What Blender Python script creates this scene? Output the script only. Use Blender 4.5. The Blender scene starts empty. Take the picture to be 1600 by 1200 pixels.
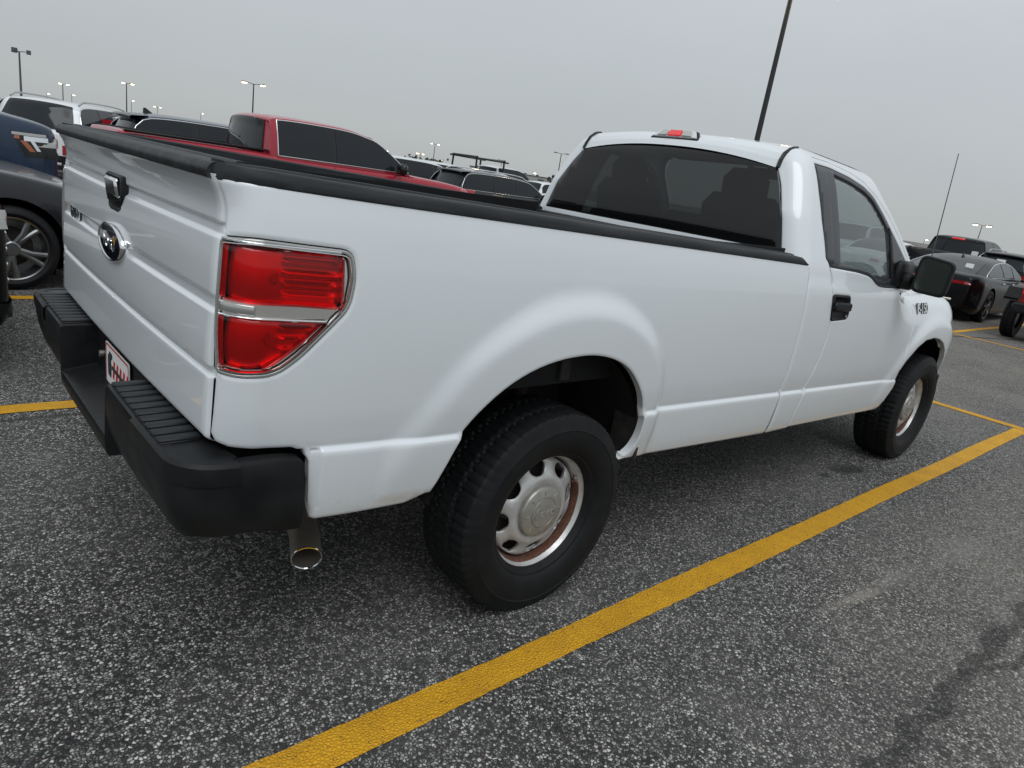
import bpy, math, random
import numpy as np
from mathutils import Vector, Matrix
from mathutils.geometry import delaunay_2d_cdt
random.seed(7)
R = math.radians
S = bpy.context.scene
COL = S.collection
PI = math.pi

# ------------------------------------------------------------------ camera, sky, sun, exposure
cd = bpy.data.cameras.new('camera'); cam_ob = bpy.data.objects.new('camera', cd); COL.objects.link(cam_ob)
S.camera = cam_ob
cd.sensor_width = 36; cd.lens = 1076.65 / 1600 * 36; cd.clip_start = .05; cd.clip_end = 4000
CAM = (-1.7056, -2.4634, 1.5169)
_y, _p, _r = R(46.302), R(-16.470), R(8.960)
_f = Vector((math.cos(_y)*math.cos(_p), math.sin(_y)*math.cos(_p), math.sin(_p)))
_rt = _f.cross(Vector((0, 0, 1))).normalized(); _u = _rt.cross(_f)
_r2 = _rt*math.cos(_r) + _u*math.sin(_r); _u2 = -_rt*math.sin(_r) + _u*math.cos(_r)
cam_ob.matrix_world = Matrix(((_r2.x, _u2.x, -_f.x, CAM[0]), (_r2.y, _u2.y, -_f.y, CAM[1]), (_r2.z, _u2.z, -_f.z, CAM[2]), (0, 0, 0, 1)))

SUN_EL, SUN_AZ = 58, 236          # azimuth of the sun measured from +x towards +y
W = bpy.data.worlds.new('World'); S.world = W; W.use_nodes = True
nt = W.node_tree; nt.nodes.clear()
def wn(t, **k):
    n = nt.nodes.new(t)
    for a, b in k.items(): setattr(n, a, b)
    return n
wo = wn('ShaderNodeOutputWorld'); add = wn('ShaderNodeAddShader')
b1 = wn('ShaderNodeBackground'); b2 = wn('ShaderNodeBackground')
sky = wn('ShaderNodeTexSky', sky_type='NISHITA', sun_disc=False, sun_elevation=R(SUN_EL), sun_rotation=R(90 - SUN_AZ))
nt.links.new(sky.outputs[0], b1.inputs[0]); b1.inputs[1].default_value = .006
tc = wn('ShaderNodeTexCoord'); sx = wn('ShaderNodeSeparateXYZ'); nt.links.new(tc.outputs['Generated'], sx.inputs[0])
rp = wn('ShaderNodeValToRGB'); nt.links.new(sx.outputs[2], rp.inputs[0])
e = rp.color_ramp.elements
e[0].position = 0.0; e[0].color = (.412, .434, .441, 1); e[1].position = 1.0; e[1].color = (.62, .66, .68, 1)
for p_, c_ in ((.08, (.432, .459, .473)), (.30, (.565, .598, .616))):
    q_ = e.new(p_); q_.color = (*c_, 1)
nz = wn('ShaderNodeTexNoise'); nz.inputs['Scale'].default_value = 2.2; nz.inputs['Detail'].default_value = 4
mp_ = wn('ShaderNodeMapping'); mp_.inputs['Scale'].default_value = (1, 1, 3.2)
nt.links.new(tc.outputs['Generated'], mp_.inputs[0]); nt.links.new(mp_.outputs[0], nz.inputs['Vector'])
mr = wn('ShaderNodeMapRange'); mr.inputs[3].default_value = .93; mr.inputs[4].default_value = 1.07
nt.links.new(nz.outputs[0], mr.inputs[0])
mx = wn('ShaderNodeVectorMath', operation='SCALE'); nt.links.new(rp.outputs[0], mx.inputs[0]); nt.links.new(mr.outputs[0], mx.inputs['Scale'])
nt.links.new(mx.outputs[0], b2.inputs[0]); b2.inputs[1].default_value = .74
nt.links.new(b1.outputs[0], add.inputs[0]); nt.links.new(b2.outputs[0], add.inputs[1]); nt.links.new(add.outputs[0], wo.inputs[0])
sd = bpy.data.lights.new('sun', 'SUN'); sd.energy = .9; sd.angle = R(40); sd.color = (.955, .99, 1)
so = bpy.data.objects.new('sun', sd); COL.objects.link(so)
_d = Vector((math.cos(R(SUN_AZ))*math.cos(R(SUN_EL)), math.sin(R(SUN_AZ))*math.cos(R(SUN_EL)), math.sin(R(SUN_EL))))
so.rotation_euler = _d.to_track_quat('Z', 'Y').to_euler()
S.view_settings.view_transform = 'Standard'; S.view_settings.look = 'None'
S.view_settings.exposure = .46; S.view_settings.gamma = 1; S.view_settings.use_curve_mapping = False
S.cycles.max_bounces = 10; S.cycles.transparent_max_bounces = 16

# ------------------------------------------------------------------ materials
def mat(name, col, rough=.5, metal=0.0, coat=0.0, spec=.5, emit=None, es=0.0):
    m = bpy.data.materials.new(name); m.use_nodes = True
    b = m.node_tree.nodes['Principled BSDF']
    b.inputs['Base Color'].default_value = (*col, 1); b.inputs['Roughness'].default_value = rough
    b.inputs['Metallic'].default_value = metal; b.inputs['Coat Weight'].default_value = coat
    b.inputs['Coat Roughness'].default_value = .04; b.inputs['Specular IOR Level'].default_value = spec
    if emit: b.inputs['Emission Color'].default_value = (*emit, 1); b.inputs['Emission Strength'].default_value = es
    return m
class NT:
    def __init__(s, m): s.t = m.node_tree; s.b = s.t.nodes.get('Principled BSDF'); s.tc = None
    def n(s, typ, inp=None, **k):
        x = s.t.nodes.new('ShaderNode' + typ)
        for a, b in k.items(): setattr(x, a, b)
        for a, b in (inp or {}).items():
            if isinstance(b, bpy.types.NodeSocket): s.t.links.new(b, x.inputs[a])
            else: x.inputs[a].default_value = b
        return x
    def co(s):
        if not s.tc: s.tc = s.t.nodes.new('ShaderNodeTexCoord')
        return s.tc.outputs['Object']
    def noise(s, scale, detail=4, rough=.55, co=None, stretch=None):
        c = co or s.co()
        if stretch: c = s.n('Mapping', {'Vector': c, 'Scale': stretch}).outputs[0]
        return s.n('TexNoise', {'Vector': c, 'Scale': scale, 'Detail': detail, 'Roughness': rough}).outputs[0]
    def ramp(s, v, stops, interp_='LINEAR'):
        r = s.n('ValToRGB', {0: v}); r.color_ramp.interpolation = interp_
        el = r.color_ramp.elements
        while len(el) < len(stops): el.new(.5)
        for q, (p, c) in zip(el, stops):
            q.position = p; q.color = (*c, 1) if isinstance(c, tuple) else (c, c, c, 1)
        return r.outputs[0]
    def mix(s, f, a, b, mode='MIX'):
        x = s.n('Mix', data_type='RGBA', blend_type=mode)
        for i, v in ((0, f), (6, a), (7, b)):
            if isinstance(v, bpy.types.NodeSocket): s.t.links.new(v, x.inputs[i])
            elif i == 0: x.inputs[0].default_value = v
            else: x.inputs[i].default_value = (*v, 1) if isinstance(v, tuple) else (v, v, v, 1)
        return x.outputs[2]
    def math(s, op, a, b=0.0):
        x = s.n('Math', operation=op)
        for i, v in ((0, a), (1, b)):
            if isinstance(v, bpy.types.NodeSocket): s.t.links.new(v, x.inputs[i])
            else: x.inputs[i].default_value = v
        return x.outputs[0]
    def bump(s, h, strength=.3, dist=.002):
        x = s.n('Bump', {'Height': h, 'Strength': strength, 'Distance': dist}); s.t.links.new(x.outputs[0], s.b.inputs['Normal'])
    def set(s, name, v): s.t.links.new(v, s.b.inputs[name])

def paint(name, col, flake=0.0, rough=.32, coat=1.0):
    m = mat(name, col, rough, .0 if not flake else .35, coat, spec=.5 if coat == 1 else .25)
    t = NT(m); n = t.noise(5, 5)
    t.b.inputs['Coat Roughness'].default_value = .05
    t.set('Coat Roughness', t.ramp(n, [(.35, .015), (.75, .06)]))
    return m
M = {}
# white fleet paint: faint grime and road film, orange peel
m = paint('white_paint', (.76, .79, .81)); t = NT(m)
g = t.noise(3.2, 8, .62); g2 = t.noise(60, 3, .6)
zz = t.n('SeparateXYZ', {0: t.co()}).outputs[2]
low = t.n('MapRange', {0: zz, 1: .78, 2: .46, 3: 0.0, 4: 1.0}).outputs[0]
spl = t.math('MULTIPLY', t.ramp(g2, [(.60, 0.0), (.74, 1.0)]), low)
c1 = t.mix(t.ramp(g, [(.45, 0.0), (.75, .22)]), (.765, .80, .825), (.70, .735, .76))
c1 = t.mix(t.math('MULTIPLY', low, .18), c1, (.46, .44, .40))
c1 = t.mix(t.math('MULTIPLY', spl, .30), c1, (.30, .25, .20)); t.set('Base Color', c1)
M['white'] = m
M['wpaint'] = paint('white_car_paint', (.74, .76, .78))
M['red'] = paint('dark_red_paint', (.34, .018, .034), 0, .3, .7)
M['blue'] = paint('dark_blue_paint', (.016, .032, .066), 0, .3, .5)
M['navy'] = paint('slate_blue_paint', (.030, .044, .072), 0, .3, .6)
M['black'] = paint('black_paint', (.003, .003, .004), 0, .25, .06)
M['grey'] = paint('dark_grey_paint', (.012, .013, .016), 0, .3, .5)
M['silver'] = paint('silver_paint', (.30, .31, .32), .5)
M['jeepred'] = paint('bright_red_paint', (.42, .012, .014))
# textured black plastic
m = mat('black_plastic', (.010, .011, .013), .46, spec=.26); t = NT(m)
n = t.noise(9, 6); t.set('Base Color', t.mix(t.ramp(n, [(.4, 0.0), (.75, .8)]), (.007, .008, .009), (.016, .017, .019)))
t.set('Roughness', t.ramp(n, [(.3, .36), (.7, .58)])); t.bump(t.noise(900, 1), .25, .0005); M['plastic'] = m
m = mat('rail_plastic', (.020, .022, .026), .52, spec=.3); t = NT(m)
n = t.noise(4, 8, .65, stretch=(.6, 6, 6)); t.set('Base Color', t.mix(t.ramp(n, [(.45, 0.0), (.72, .8)]), (.013, .015, .018), (.045, .047, .050)))
t.bump(t.noise(700, 1), .25, .0005); M['rail'] = m
M['liner'] = mat('bed_liner', (.012, .012, .013), .7, spec=.25)
m = mat('gloss_black', (.008, .008, .009), .18); M['gloss'] = m
M['satin'] = mat('satin_black', (.030, .034, .040), .33)
m = mat('chrome', (.78, .79, .80), .07, 1.0); M['chrome'] = m
M['dchrome'] = mat('smoked_chrome', (.66, .64, .60), .34, .85)
m = mat('tyre_rubber', (.016, .016, .017), .64, spec=.28); t = NT(m)
n = t.noise(14, 6); t.set('Base Color', t.mix(t.ramp(n, [(.42, 0.0), (.75, .9)]), (.005, .006, .007), (.012, .012, .013)))
t.bump(t.noise(260, 3), .3, .0008); M['tyre'] = m
M['dark'] = mat('dark_steel', (.020, .019, .018), .8, spec=.2)  # even near-black steel for underbody, wheel wells and roof vents
m = mat('rusty_steel', (.05, .04, .035), .8); t = NT(m)
n = t.noise(11, 8, .7); t.set('Base Color', t.ramp(n, [(.3, (.012, .012, .012)), (.55, (.035, .030, .027)), (.72, (.12, .05, .025))])); M['rusty'] = m
# painted steel wheel with rust blooming in the well of the rim
m = mat('steel_wheel', (.42, .42, .41), .34, .55); t = NT(m)
n = t.noise(16, 9, .68); n2 = t.noise(70, 4, .7)
sxyz = t.n('SeparateXYZ', {0: t.co()})
rr = t.math('SQRT', t.math('ADD', t.math('MULTIPLY', sxyz.outputs[0], sxyz.outputs[0]), t.math('MULTIPLY', sxyz.outputs[2], sxyz.outputs[2])))
band = t.ramp(t.n('MapRange', {0: rr, 1: .17, 2: .235, 3: 0, 4: 1}).outputs[0], [(.30, 0.0), (.42, 1.0), (.60, 1.0), (.68, 0.0)])
dirn = t.n('MapRange', {0: t.math('SUBTRACT', t.math('MULTIPLY', sxyz.outputs[0], .6), sxyz.outputs[2]), 1: -.20, 2: .22, 3: -.06, 4: .34}).outputs[0]
ru = t.ramp(t.math('MULTIPLY', band, t.math('ADD', t.math('MULTIPLY', n, .75), dirn)), [(.46, 0.0), (.50, 1.0)])
ru2 = t.ramp(n2, [(.66, 0.0), (.72, .7)])
sc = t.mix(t.ramp(n, [(.35, 0.0), (.7, 1.0)]), (.62, .62, .615), (.46, .445, .42))
sc = t.mix(t.math('MULTIPLY', ru2, .6), sc, (.20, .12, .07))
rc = t.ramp(n2, [(.3, (.06, .025, .016)), (.6, (.13, .055, .034)), (.8, (.20, .11, .075))])
t.set('Base Color', t.mix(ru, sc, rc)); t.set('Metallic', t.ramp(ru, [(0, .40), (1, 0.0)])); t.set('Roughness', t.ramp(ru, [(0, .36), (1, .85)]))
t.bump(ru2, .3, .001); M['rim'] = m
m = mat('worn_hub_cap', (.40, .39, .36), .4, .5); t = NT(m)
t.set('Base Color', t.ramp(t.noise(30, 8, .7), [(.35, (.42, .41, .385)), (.7, (.33, .31, .27))])); M['cap'] = m
M['alloy'] = mat('dark_alloy', (.10, .10, .105), .3, .9)
M['alloyb'] = mat('machined_alloy', (.55, .56, .57), .25, .9)
M['dchrome_alloy'] = mat('grey_alloy', (.24, .245, .25), .3, .9)
M['pipe'] = mat('exhaust_steel', (.34, .31, .27), .42, .8)
M['seat'] = mat('seat_cloth', (.028, .029, .031), .9, spec=.1)
M['cabin'] = mat('cabin_trim', (.05, .052, .055), .8, spec=.2)
M['paper'] = mat('paper_tag', (.75, .75, .73), .8)
M['ink'] = mat('dark_print', (.03, .03, .035), .7)
M['redink'] = mat('red_print', (.55, .02, .03), .6)
M['orange'] = mat('amber_lens', (.36, .09, .02), .15, coat=1)
M['clear'] = mat('clear_lens', (.42, .42, .40), .12, .5, coat=1)
M['redlens'] = mat('red_lens_solid', (.34, .008, .012), .12, coat=1)
M['redlit'] = mat('red_lamp_face', (.50, .015, .02), .15, coat=1, emit=(1, .03, .03), es=.25)
M['mirror'] = mat('mirror_glass', (.10, .12, .11), .06, 1.0)
def glass(name, tint, gl=1.0, rough=.02, haze=0.0):
    m = bpy.data.materials.new(name); m.use_nodes = True; t = m.node_tree; t.nodes.clear()
    o = t.nodes.new('ShaderNodeOutputMaterial'); mixn = t.nodes.new('ShaderNodeMixShader')
    tr = t.nodes.new('ShaderNodeBsdfTransparent'); g = t.nodes.new('ShaderNodeBsdfGlossy'); lw = t.nodes.new('ShaderNodeLayerWeight'); lw.inputs[0].default_value = .5; pw = t.nodes.new('ShaderNodeMath'); pw.operation = 'POWER'; pw.inputs[1].default_value = 4.5; fr = t.nodes.new('ShaderNodeMath'); fr.operation = 'MULTIPLY_ADD'; fr.inputs[1].default_value = .85; fr.inputs[2].default_value = .045; t.links.new(lw.outputs['Facing'], pw.inputs[0]); t.links.new(pw.outputs[0], fr.inputs[0])
    mu = t.nodes.new('ShaderNodeMath'); mu.operation = 'MULTIPLY'; mu.inputs[1].default_value = gl
    tr.inputs[0].default_value = (*tint, 1); g.inputs['Roughness'].default_value = rough; g.inputs[0].default_value = (1, 1, 1, 1)
    if haze:
        df = t.nodes.new('ShaderNodeBsdfDiffuse'); df.inputs[0].default_value = (.34, .36, .37, 1); m2 = t.nodes.new('ShaderNodeMixShader'); m2.inputs[0].default_value = haze
        t.links.new(tr.outputs[0], m2.inputs[1]); t.links.new(df.outputs[0], m2.inputs[2]); tr = m2
    L = t.links.new; L(fr.outputs[0], mu.inputs[0]); L(mu.outputs[0], mixn.inputs[0]); L(tr.outputs[0], mixn.inputs[1]); L(g.outputs[0], mixn.inputs[2]); L(mixn.outputs[0], o.inputs[0])
    return m
M['tint'] = glass('tinted_rear_glass', (.085, .09, .095), .8, haze=.022)
M['tint2'] = glass('side_glass', (.34, .40, .395), 1.0, haze=.18)
M['wind'] = glass('windshield_glass', (.62, .68, .66), 1.0)
M['redglass'] = glass('red_lens', (.92, .022, .03), .8, .03, haze=0)
M['clearglass'] = glass('lamp_cover', (.85, .86, .86), .9, .03)
m = mat('privacy_glass', (.014, .018, .022), .06, spec=.35); M['pglass'] = m
M['lampglow'] = mat('lit_lamp_face', (.9, .85, .7), .5, emit=(1, .86, .58), es=9)
M['lampglow2'] = mat('distant_lamp_face', (.9, .85, .7), .5, emit=(1, .80, .48), es=16)
M['pole'] = mat('galvanised_pole', (.10, .11, .12), .6, .3)
M['bpole'] = mat('dark_pole', (.018, .019, .022), .5)
# reflector inside the tail lamp
M['refl'] = mat("lamp_reflector", (.80, .79, .79), .30, .85)
# asphalt: exposed aggregate, worn patches, oil
m = mat('asphalt', (.1, .1, .1), .85, spec=.35); t = NT(m); co = t.co()
wob = t.n('VectorMath', {0: co, 1: t.n('VectorMath', {0: t.n('TexNoise', {'Vector': co, 'Scale': 130, 'Detail': 2}).outputs[1], 1: (.006, .006, 0)}, operation='MULTIPLY').outputs[0]}, operation='ADD').outputs[0]
v = t.n('TexVoronoi', {'Vector': wob, 'Scale': 104, 'Randomness': 1.0}); v2 = t.n('TexVoronoi', {'Vector': wob, 'Scale': 104}, feature='DISTANCE_TO_EDGE')
vs = t.n('SeparateColor', {0: v.outputs['Color']})
stone = t.ramp(vs.outputs[0], [(0, (.034, .034, .033)), (.22, (.080, .078, .073)), (.40, (.20, .195, .183)), (.66, (.42, .41, .385)), (1, (.74, .725, .69))])
stone = t.mix(t.math('MULTIPLY', t.ramp(vs.outputs[1], [(.90, 0.0), (.93, 1.0)]), .5), stone, (.13, .075, .055))
gapm = t.ramp(v2.outputs[0], [(.0, 1.0), (.11, .75), (.20, 0.0)])
fine = t.noise(420, 3, .7)
stone = t.mix(.35, stone, t.mix(fine, 0.0, .30), 'OVERLAY')
base = t.mix(gapm, stone, (.018, .018, .020))
big = t.noise(.55, 6, .6); mid = t.noise(3.5, 5, .6)
dusty = t.ramp(big, [(.42, 0.0), (.66, .55)])
base = t.mix(t.math('MULTIPLY', dusty, t.ramp(mid, [(.3, .3), (.7, .9)])), base, (.17, .165, .155))
sep = t.n('SeparateXYZ', {0: co}); X_, Y_ = sep.outputs[0], sep.outputs[1]
dustn = t.noise(1.1, 6, .62)
aisle = t.n('MapRange', {0: X_, 1: 4.5, 2: 7.5, 3: 0.0, 4: .62}).outputs[0]
rightd = t.math('MULTIPLY', t.n('MapRange', {0: Y_, 1: -1.15, 2: -1.9, 3: 0.0, 4: .62}).outputs[0], t.n('MapRange', {0: X_, 1: -.2, 2: 1.8, 3: 0.0, 4: 1.0}).outputs[0])
base = t.mix(t.math('MULTIPLY', t.math('MAXIMUM', aisle, rightd), t.ramp(dustn, [(.32, .25), (.62, 1.0)])), base, t.mix(vs.outputs[0], (.125, .114, .100), (.30, .275, .245)))
base = t.mix(t.ramp(t.noise(1.3, 7, .62), [(.56, 0.0), (.76, .45)]), base, (.034, .034, .033))
# two pale sandy scuffs, an oil drip and a tar-dark crack, each where it lies
def blob(cx, cy, rx, ry, ang=0, soft=.5, wob_=.35):
    dx = t.math('SUBTRACT', X_, cx); dy = t.math('SUBTRACT', Y_, cy); ca, sa = math.cos(ang), math.sin(ang)
    a = t.math('DIVIDE', t.math('ADD', t.math('MULTIPLY', dx, ca), t.math('MULTIPLY', dy, sa)), rx)
    b = t.math('DIVIDE', t.math('SUBTRACT', t.math('MULTIPLY', dy, ca), t.math('MULTIPLY', dx, sa)), ry)
    r = t.math('SQRT', t.math('ADD', t.math('MULTIPLY', a, a), t.math('MULTIPLY', b, b)))
    r = t.math('ADD', r, t.math('MULTIPLY', t.math('SUBTRACT', t.noise(16, 5, .65), .5), wob_ * 4))
    return t.n('MapRange', {0: r, 1: 1.0 + soft * .3, 2: 1.0 - soft, 3: 0.0, 4: 1.0}).outputs[0]
for c_, k_, bl in (((.36, .32, .27), .45, (1.32, -1.64, .24, .030, R(-8), .9)), ((.33, .30, .27), .28, (1.62, -1.66, .30, .05, R(-6), .95)), ((.28, .27, .26), .22, (2.4, -1.75, .5, .07, R(-4), .9)),
                   ((.012, .012, .013), .75, (2.98, -.90, .20, .075, R(-18), .5)), ((.012, .012, .013), .7, (2.70, -.88, .07, .035, 0, .5)), ((.015, .015, .016), .55, (-.75, 2.2, .5, .3, 0, .9))):
    base = t.mix(t.math('MULTIPLY', blob(*bl), k_), base, c_)
def crackmask(x0, y0, x1, y1, wdt, amp=.05):
    L_ = math.hypot(x1-x0, y1-y0); ux, uy = (x1-x0)/L_, (y1-y0)/L_
    dx = t.math('SUBTRACT', X_, x0); dy = t.math('SUBTRACT', Y_, y0)
    s_ = t.math('ADD', t.math('MULTIPLY', dx, ux), t.math('MULTIPLY', dy, uy)); d_ = t.math('SUBTRACT', t.math('MULTIPLY', dy, ux), t.math('MULTIPLY', dx, uy))
    d_ = t.math('ADD', d_, t.math('MULTIPLY', t.math('SUBTRACT', t.noise(5, 7, .7), .5), amp * 4))
    k = t.n('MapRange', {0: t.math('ABSOLUTE', d_), 1: wdt, 2: wdt * .5, 3: 0.0, 4: 1.0}).outputs[0]
    e1 = t.n('MapRange', {0: s_, 1: 0.0, 2: .25, 3: 0.0, 4: 1.0}).outputs[0]; e2 = t.n('MapRange', {0: s_, 1: L_, 2: L_ - .25, 3: 0.0, 4: 1.0}).outputs[0]
    return t.math('MULTIPLY', k, t.math('MULTIPLY', e1, e2))
ck = t.math('MAXIMUM', crackmask(.1, -2.09, 3.8, -2.17, .044), crackmask(1.1, -2.12, 2.6, -2.45, .024))
base = t.mix(t.math('MULTIPLY', t.math('MULTIPLY', ck, t.ramp(t.noise(26, 4, .7), [(.32, .35), (.55, 1.0)])), .68), base, (.014, .013, .013))
ck2 = crackmask(11.2, 1.6, 16.5, .15, .05, .02); base = t.mix(t.math('MULTIPLY', ck2, .9), base, (.03, .022, .018))
ck3 = crackmask(-2.4, 1.50, .2, 1.47, .03, .012); base = t.mix(t.math('MULTIPLY', ck3, .6), base, (.025, .024, .022))
t.set('Base Color', base)
t.set('Roughness', t.ramp(vs.outputs[2], [(0, .95), (1, .62)]))
hh = t.math('ADD', t.ramp(v2.outputs[0], [(0, 0.0), (.25, 1.0)]), t.math('MULTIPLY', vs.outputs[1], .8))
t.bump(hh, .55, .004); M['asphalt'] = m
# yellow stall paint laid over the same aggregate
m = mat('yellow_marking', (.60, .33, .02), .62, spec=.35); t = NT(m); co = t.co()
v2 = t.n('TexVoronoi', {'Vector': co, 'Scale': 92}, feature='DISTANCE_TO_EDGE'); n = t.noise(38, 6, .7); nb = t.noise(6, 6, .65)
yc = t.mix(t.ramp(nb, [(.35, 0.0), (.7, 1.0)]), (.78, .40, .014), (.62, .305, .014))
yc = t.mix(t.ramp(n, [(.60, 0.0), (.75, .85)]), yc, (.20, .11, .02))
yc = t.mix(t.math('MULTIPLY', t.ramp(v2.outputs[0], [(0, 1.0), (.05, 0.0)]), .45), yc, (.20, .12, .02))
yc = t.mix(t.ramp(t.noise(75, 8, .75), [(.585, 0.0), (.63, .9)]), yc, (.12, .07, .02))
yc = t.mix(t.ramp(t.noise(24, 8, .8), [(.66, 0.0), (.69, .8)]), yc, (.16, .09, .02))
t.set('Base Color', yc); t.bump(t.math('ADD', t.ramp(v2.outputs[0], [(0, 0.0), (.3, 1.0)]), n), .8, .004); M['yellow'] = m
m = mat('far_building', (.34, .34, .32), .9); M['bldg'] = m
m = mat('tree_leaf', (.035, .055, .022), .8); M['leaf'] = m
M['bark'] = mat('tree_bark', (.05, .04, .03), .9)
### SURF
K = 0.032                       # nose-down rake of the truck body
def lerp(a, b, t): return a + (b - a) * t
def sstep(a, b, x):
    t = min(1.0, max(0.0, (x - a) / (b - a))); return t * t * (3 - 2 * t)
def interp(tab, x):
    if x <= tab[0][0]: return tab[0][1]
    for (a, b), (c, d) in zip(tab, tab[1:]):
        if x <= c: return b + (d - b) * (x - a) / (c - a)
    return tab[-1][1]
def smooth_tab(tab, n=8):
    """Catmull-Rom densified table"""
    out = []
    for i in range(len(tab) - 1):
        p0 = tab[max(0, i-1)]; p1 = tab[i]; p2 = tab[i+1]; p3 = tab[min(len(tab)-1, i+2)]
        m1 = (p2[1]-p0[1])/max(1e-9, p2[0]-p0[0]); m2 = (p3[1]-p1[1])/max(1e-9, p3[0]-p1[0])
        h = p2[0]-p1[0]
        for k in range(n):
            t = k/n
            v = (2*t**3-3*t*t+1)*p1[1] + (t**3-2*t*t+t)*h*m1 + (-2*t**3+3*t*t)*p2[1] + (t**3-t*t)*h*m2
            out.append((p1[0]+t*h, v))
    out.append(tab[-1]); return out
YU = smooth_tab([(.752,.958),(.775,.9635),(.85,.974),(1.0,.981),(1.15,.978),(1.3,.964),(1.40,.946)])
YL = smooth_tab([(.50,.925),(.54,.948),(.62,.962),(.728,.971),(.741,.969)])
YCAB = smooth_tab([(1.30,.958),(1.38,.944),(1.44,.926),(1.60,.872),(1.75,.812),(1.85,.760),(1.90,.715),(1.93,.655)])
YF = smooth_tab([(.745,.962),(.85,.974),(1.0,.981),(1.1,.974),(1.18,.955),(1.24,.925),(1.28,.88),(1.31,.80)])
# wheel opening and flare outlines (offset from axle, body height), rear wheel
ARCH = [(-.545,.535),(-.515,.60),(-.462,.735),(-.410,.815),(-.33,.888),(-.235,.942),(-.13,.975),(-.02,.990),(.07,.990),(.165,.973),(.25,.938),(.32,.885),(.378,.82),(.418,.745),(.434,.66),(.425,.60),(.40,.565),(.365,.545)]
FARCH = [(-.70,.535),(-.645,.64),(-.555,.76),(-.47,.875),(-.36,.965),(-.25,1.015),(-.10,1.03),(.02,1.02),(.13,.99),(.23,.93),(.31,.85),(.36,.77),(.39,.68),(.40,.60)]
import math
RC = (0.0, .56)
def _polar(poly, rc):
    return sorted((math.atan2(z-rc[1], x-rc[0]), math.hypot(x-rc[0], z-rc[1])) for x, z in poly)
AR = smooth_tab(_polar([p for p in ARCH if p[1] > .6][::2] + [ARCH[-3]], RC))
FR = smooth_tab(_polar([(-.80,.62),(-.72,.74),(-.62,.86),(-.50,1.0),(-.36,1.10),(-.20,1.175),(-.03,1.205),(.13,1.20),(.29,1.145),(.415,1.062),(.513,.934),(.546,.745),(.55,.62)], RC))
def flare(x, zb):
    dx, dz = x - RC[0], zb - RC[1]
    if dz < -.2 or abs(dx) > .95: return 0.0
    a = math.atan2(dz, dx)
    if a < -.6: return 0.0
    r = math.hypot(dx, dz)
    ro = interp(AR, a); rf = interp(FR, a)
    t = (r - ro) / max(.02, rf - ro)
    if t >= 1: return 0.0
    t = max(0, t)
    k = 1 - sstep(.58, 1.0, t)
    return .026 * (1 - .45 * sstep(1.9, 2.9, a)) * k * sstep(-.6, .2, a) * (1 if dz > .18 else .35 + .65*max(0, dz/.18))
def rear_in(x):      # side surface draws in towards the tail
    return .034 * max(0.0, (-.72 - x) / .35) ** 2 if x < -.72 else 0.0
XC = -1.045; RCN = .105; ARC_L = RCN * math.pi / 2
XOFF = smooth_tab([(.74,-.022),(.77,-.019),(.93,-.014),(1.10,-.008),(1.26,.0),(1.32,.004),(1.355,-.004),(1.385,-.020),(1.42,-.026)])
def side(u, zb):
    """right flank of bed, door and fender; u = x forward of the corner, arc length behind it"""
    if zb >= .752: Y = interp(YU, zb)
    elif zb <= .741: Y = interp(YL, zb)
    else: Y = lerp(interp(YL, .741), interp(YU, .752), (zb-.741)/.011)
    if u > 2.7:
        Yf = interp(YF, zb) if zb > .745 else Y
        Y = lerp(Y, Yf, sstep(2.7, 3.1, u))
        Y -= .30 * max(0.0, (u - 3.78) / .6) ** 2.4
    if u < -.90 and zb < .752: Y -= .013 * sstep(-.900, -.912, u) * (1 - sstep(.741, .752, zb))
    uu = max(u, XC)
    Y -= rear_in(uu)
    w = sstep(.70, .80, zb) if u < -.72 else 1
    if -1.0 < uu < 1: Y += flare(uu, zb) * (w if uu < -.5 else 1)
    if 2.6 < uu < 4.5: Y += flare(uu - 3.62, zb) * .8
    if u >= XC: x = u; y = -Y
    else:
        t = (XC - u) / RCN
        xo = interp(XOFF, zb)
        if t <= math.pi / 2:
            x = XC - (RCN * math.sin(t)) * 1.0 + xo * sstep(0, 1.4, t); y = -(Y - RCN * (1 - math.cos(t)))
        else:
            x = XC - RCN + xo; y = -(Y - RCN - (t - math.pi/2) * RCN)
    return (x, y, zb - K * x)
U0 = 1.60; RCB = .10
def cab(u, zb):
    """right side of the cab with its rounded rear corner"""
    Y = interp(YCAB, zb) if zb > 1.30 else (-side(max(u, 1.5), zb)[1])
    if zb > 1.30 and u > 2.7:
        Yf = interp(YF, zb); Y = lerp(Y, min(Y, Yf), sstep(2.9, 3.1, u) * (1 - sstep(1.3, 1.4, zb)))
    Xs = interp([(.5,1.60),(1.38,1.575),(1.60,1.60),(1.85,1.685),(1.93,1.74)], zb)
    L = RCB * math.pi / 2
    if u >= U0:
        x = u + (Xs - U0) * math.exp(-(u - U0) / .25); y = -Y
    else:
        t = (U0 - u) / RCB
        if t <= math.pi/2:
            x = Xs - RCB * math.sin(t); y = -(Y - RCB * (1 - math.cos(t)))
        else:
            d = (t - math.pi/2) * RCB
            yy = Y - RCB - d
            x = Xs - RCB - .045 * (1 - (max(0, yy) / (Y - RCB)) ** 2); y = -yy
    return (x, y, zb - K * x)
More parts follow.
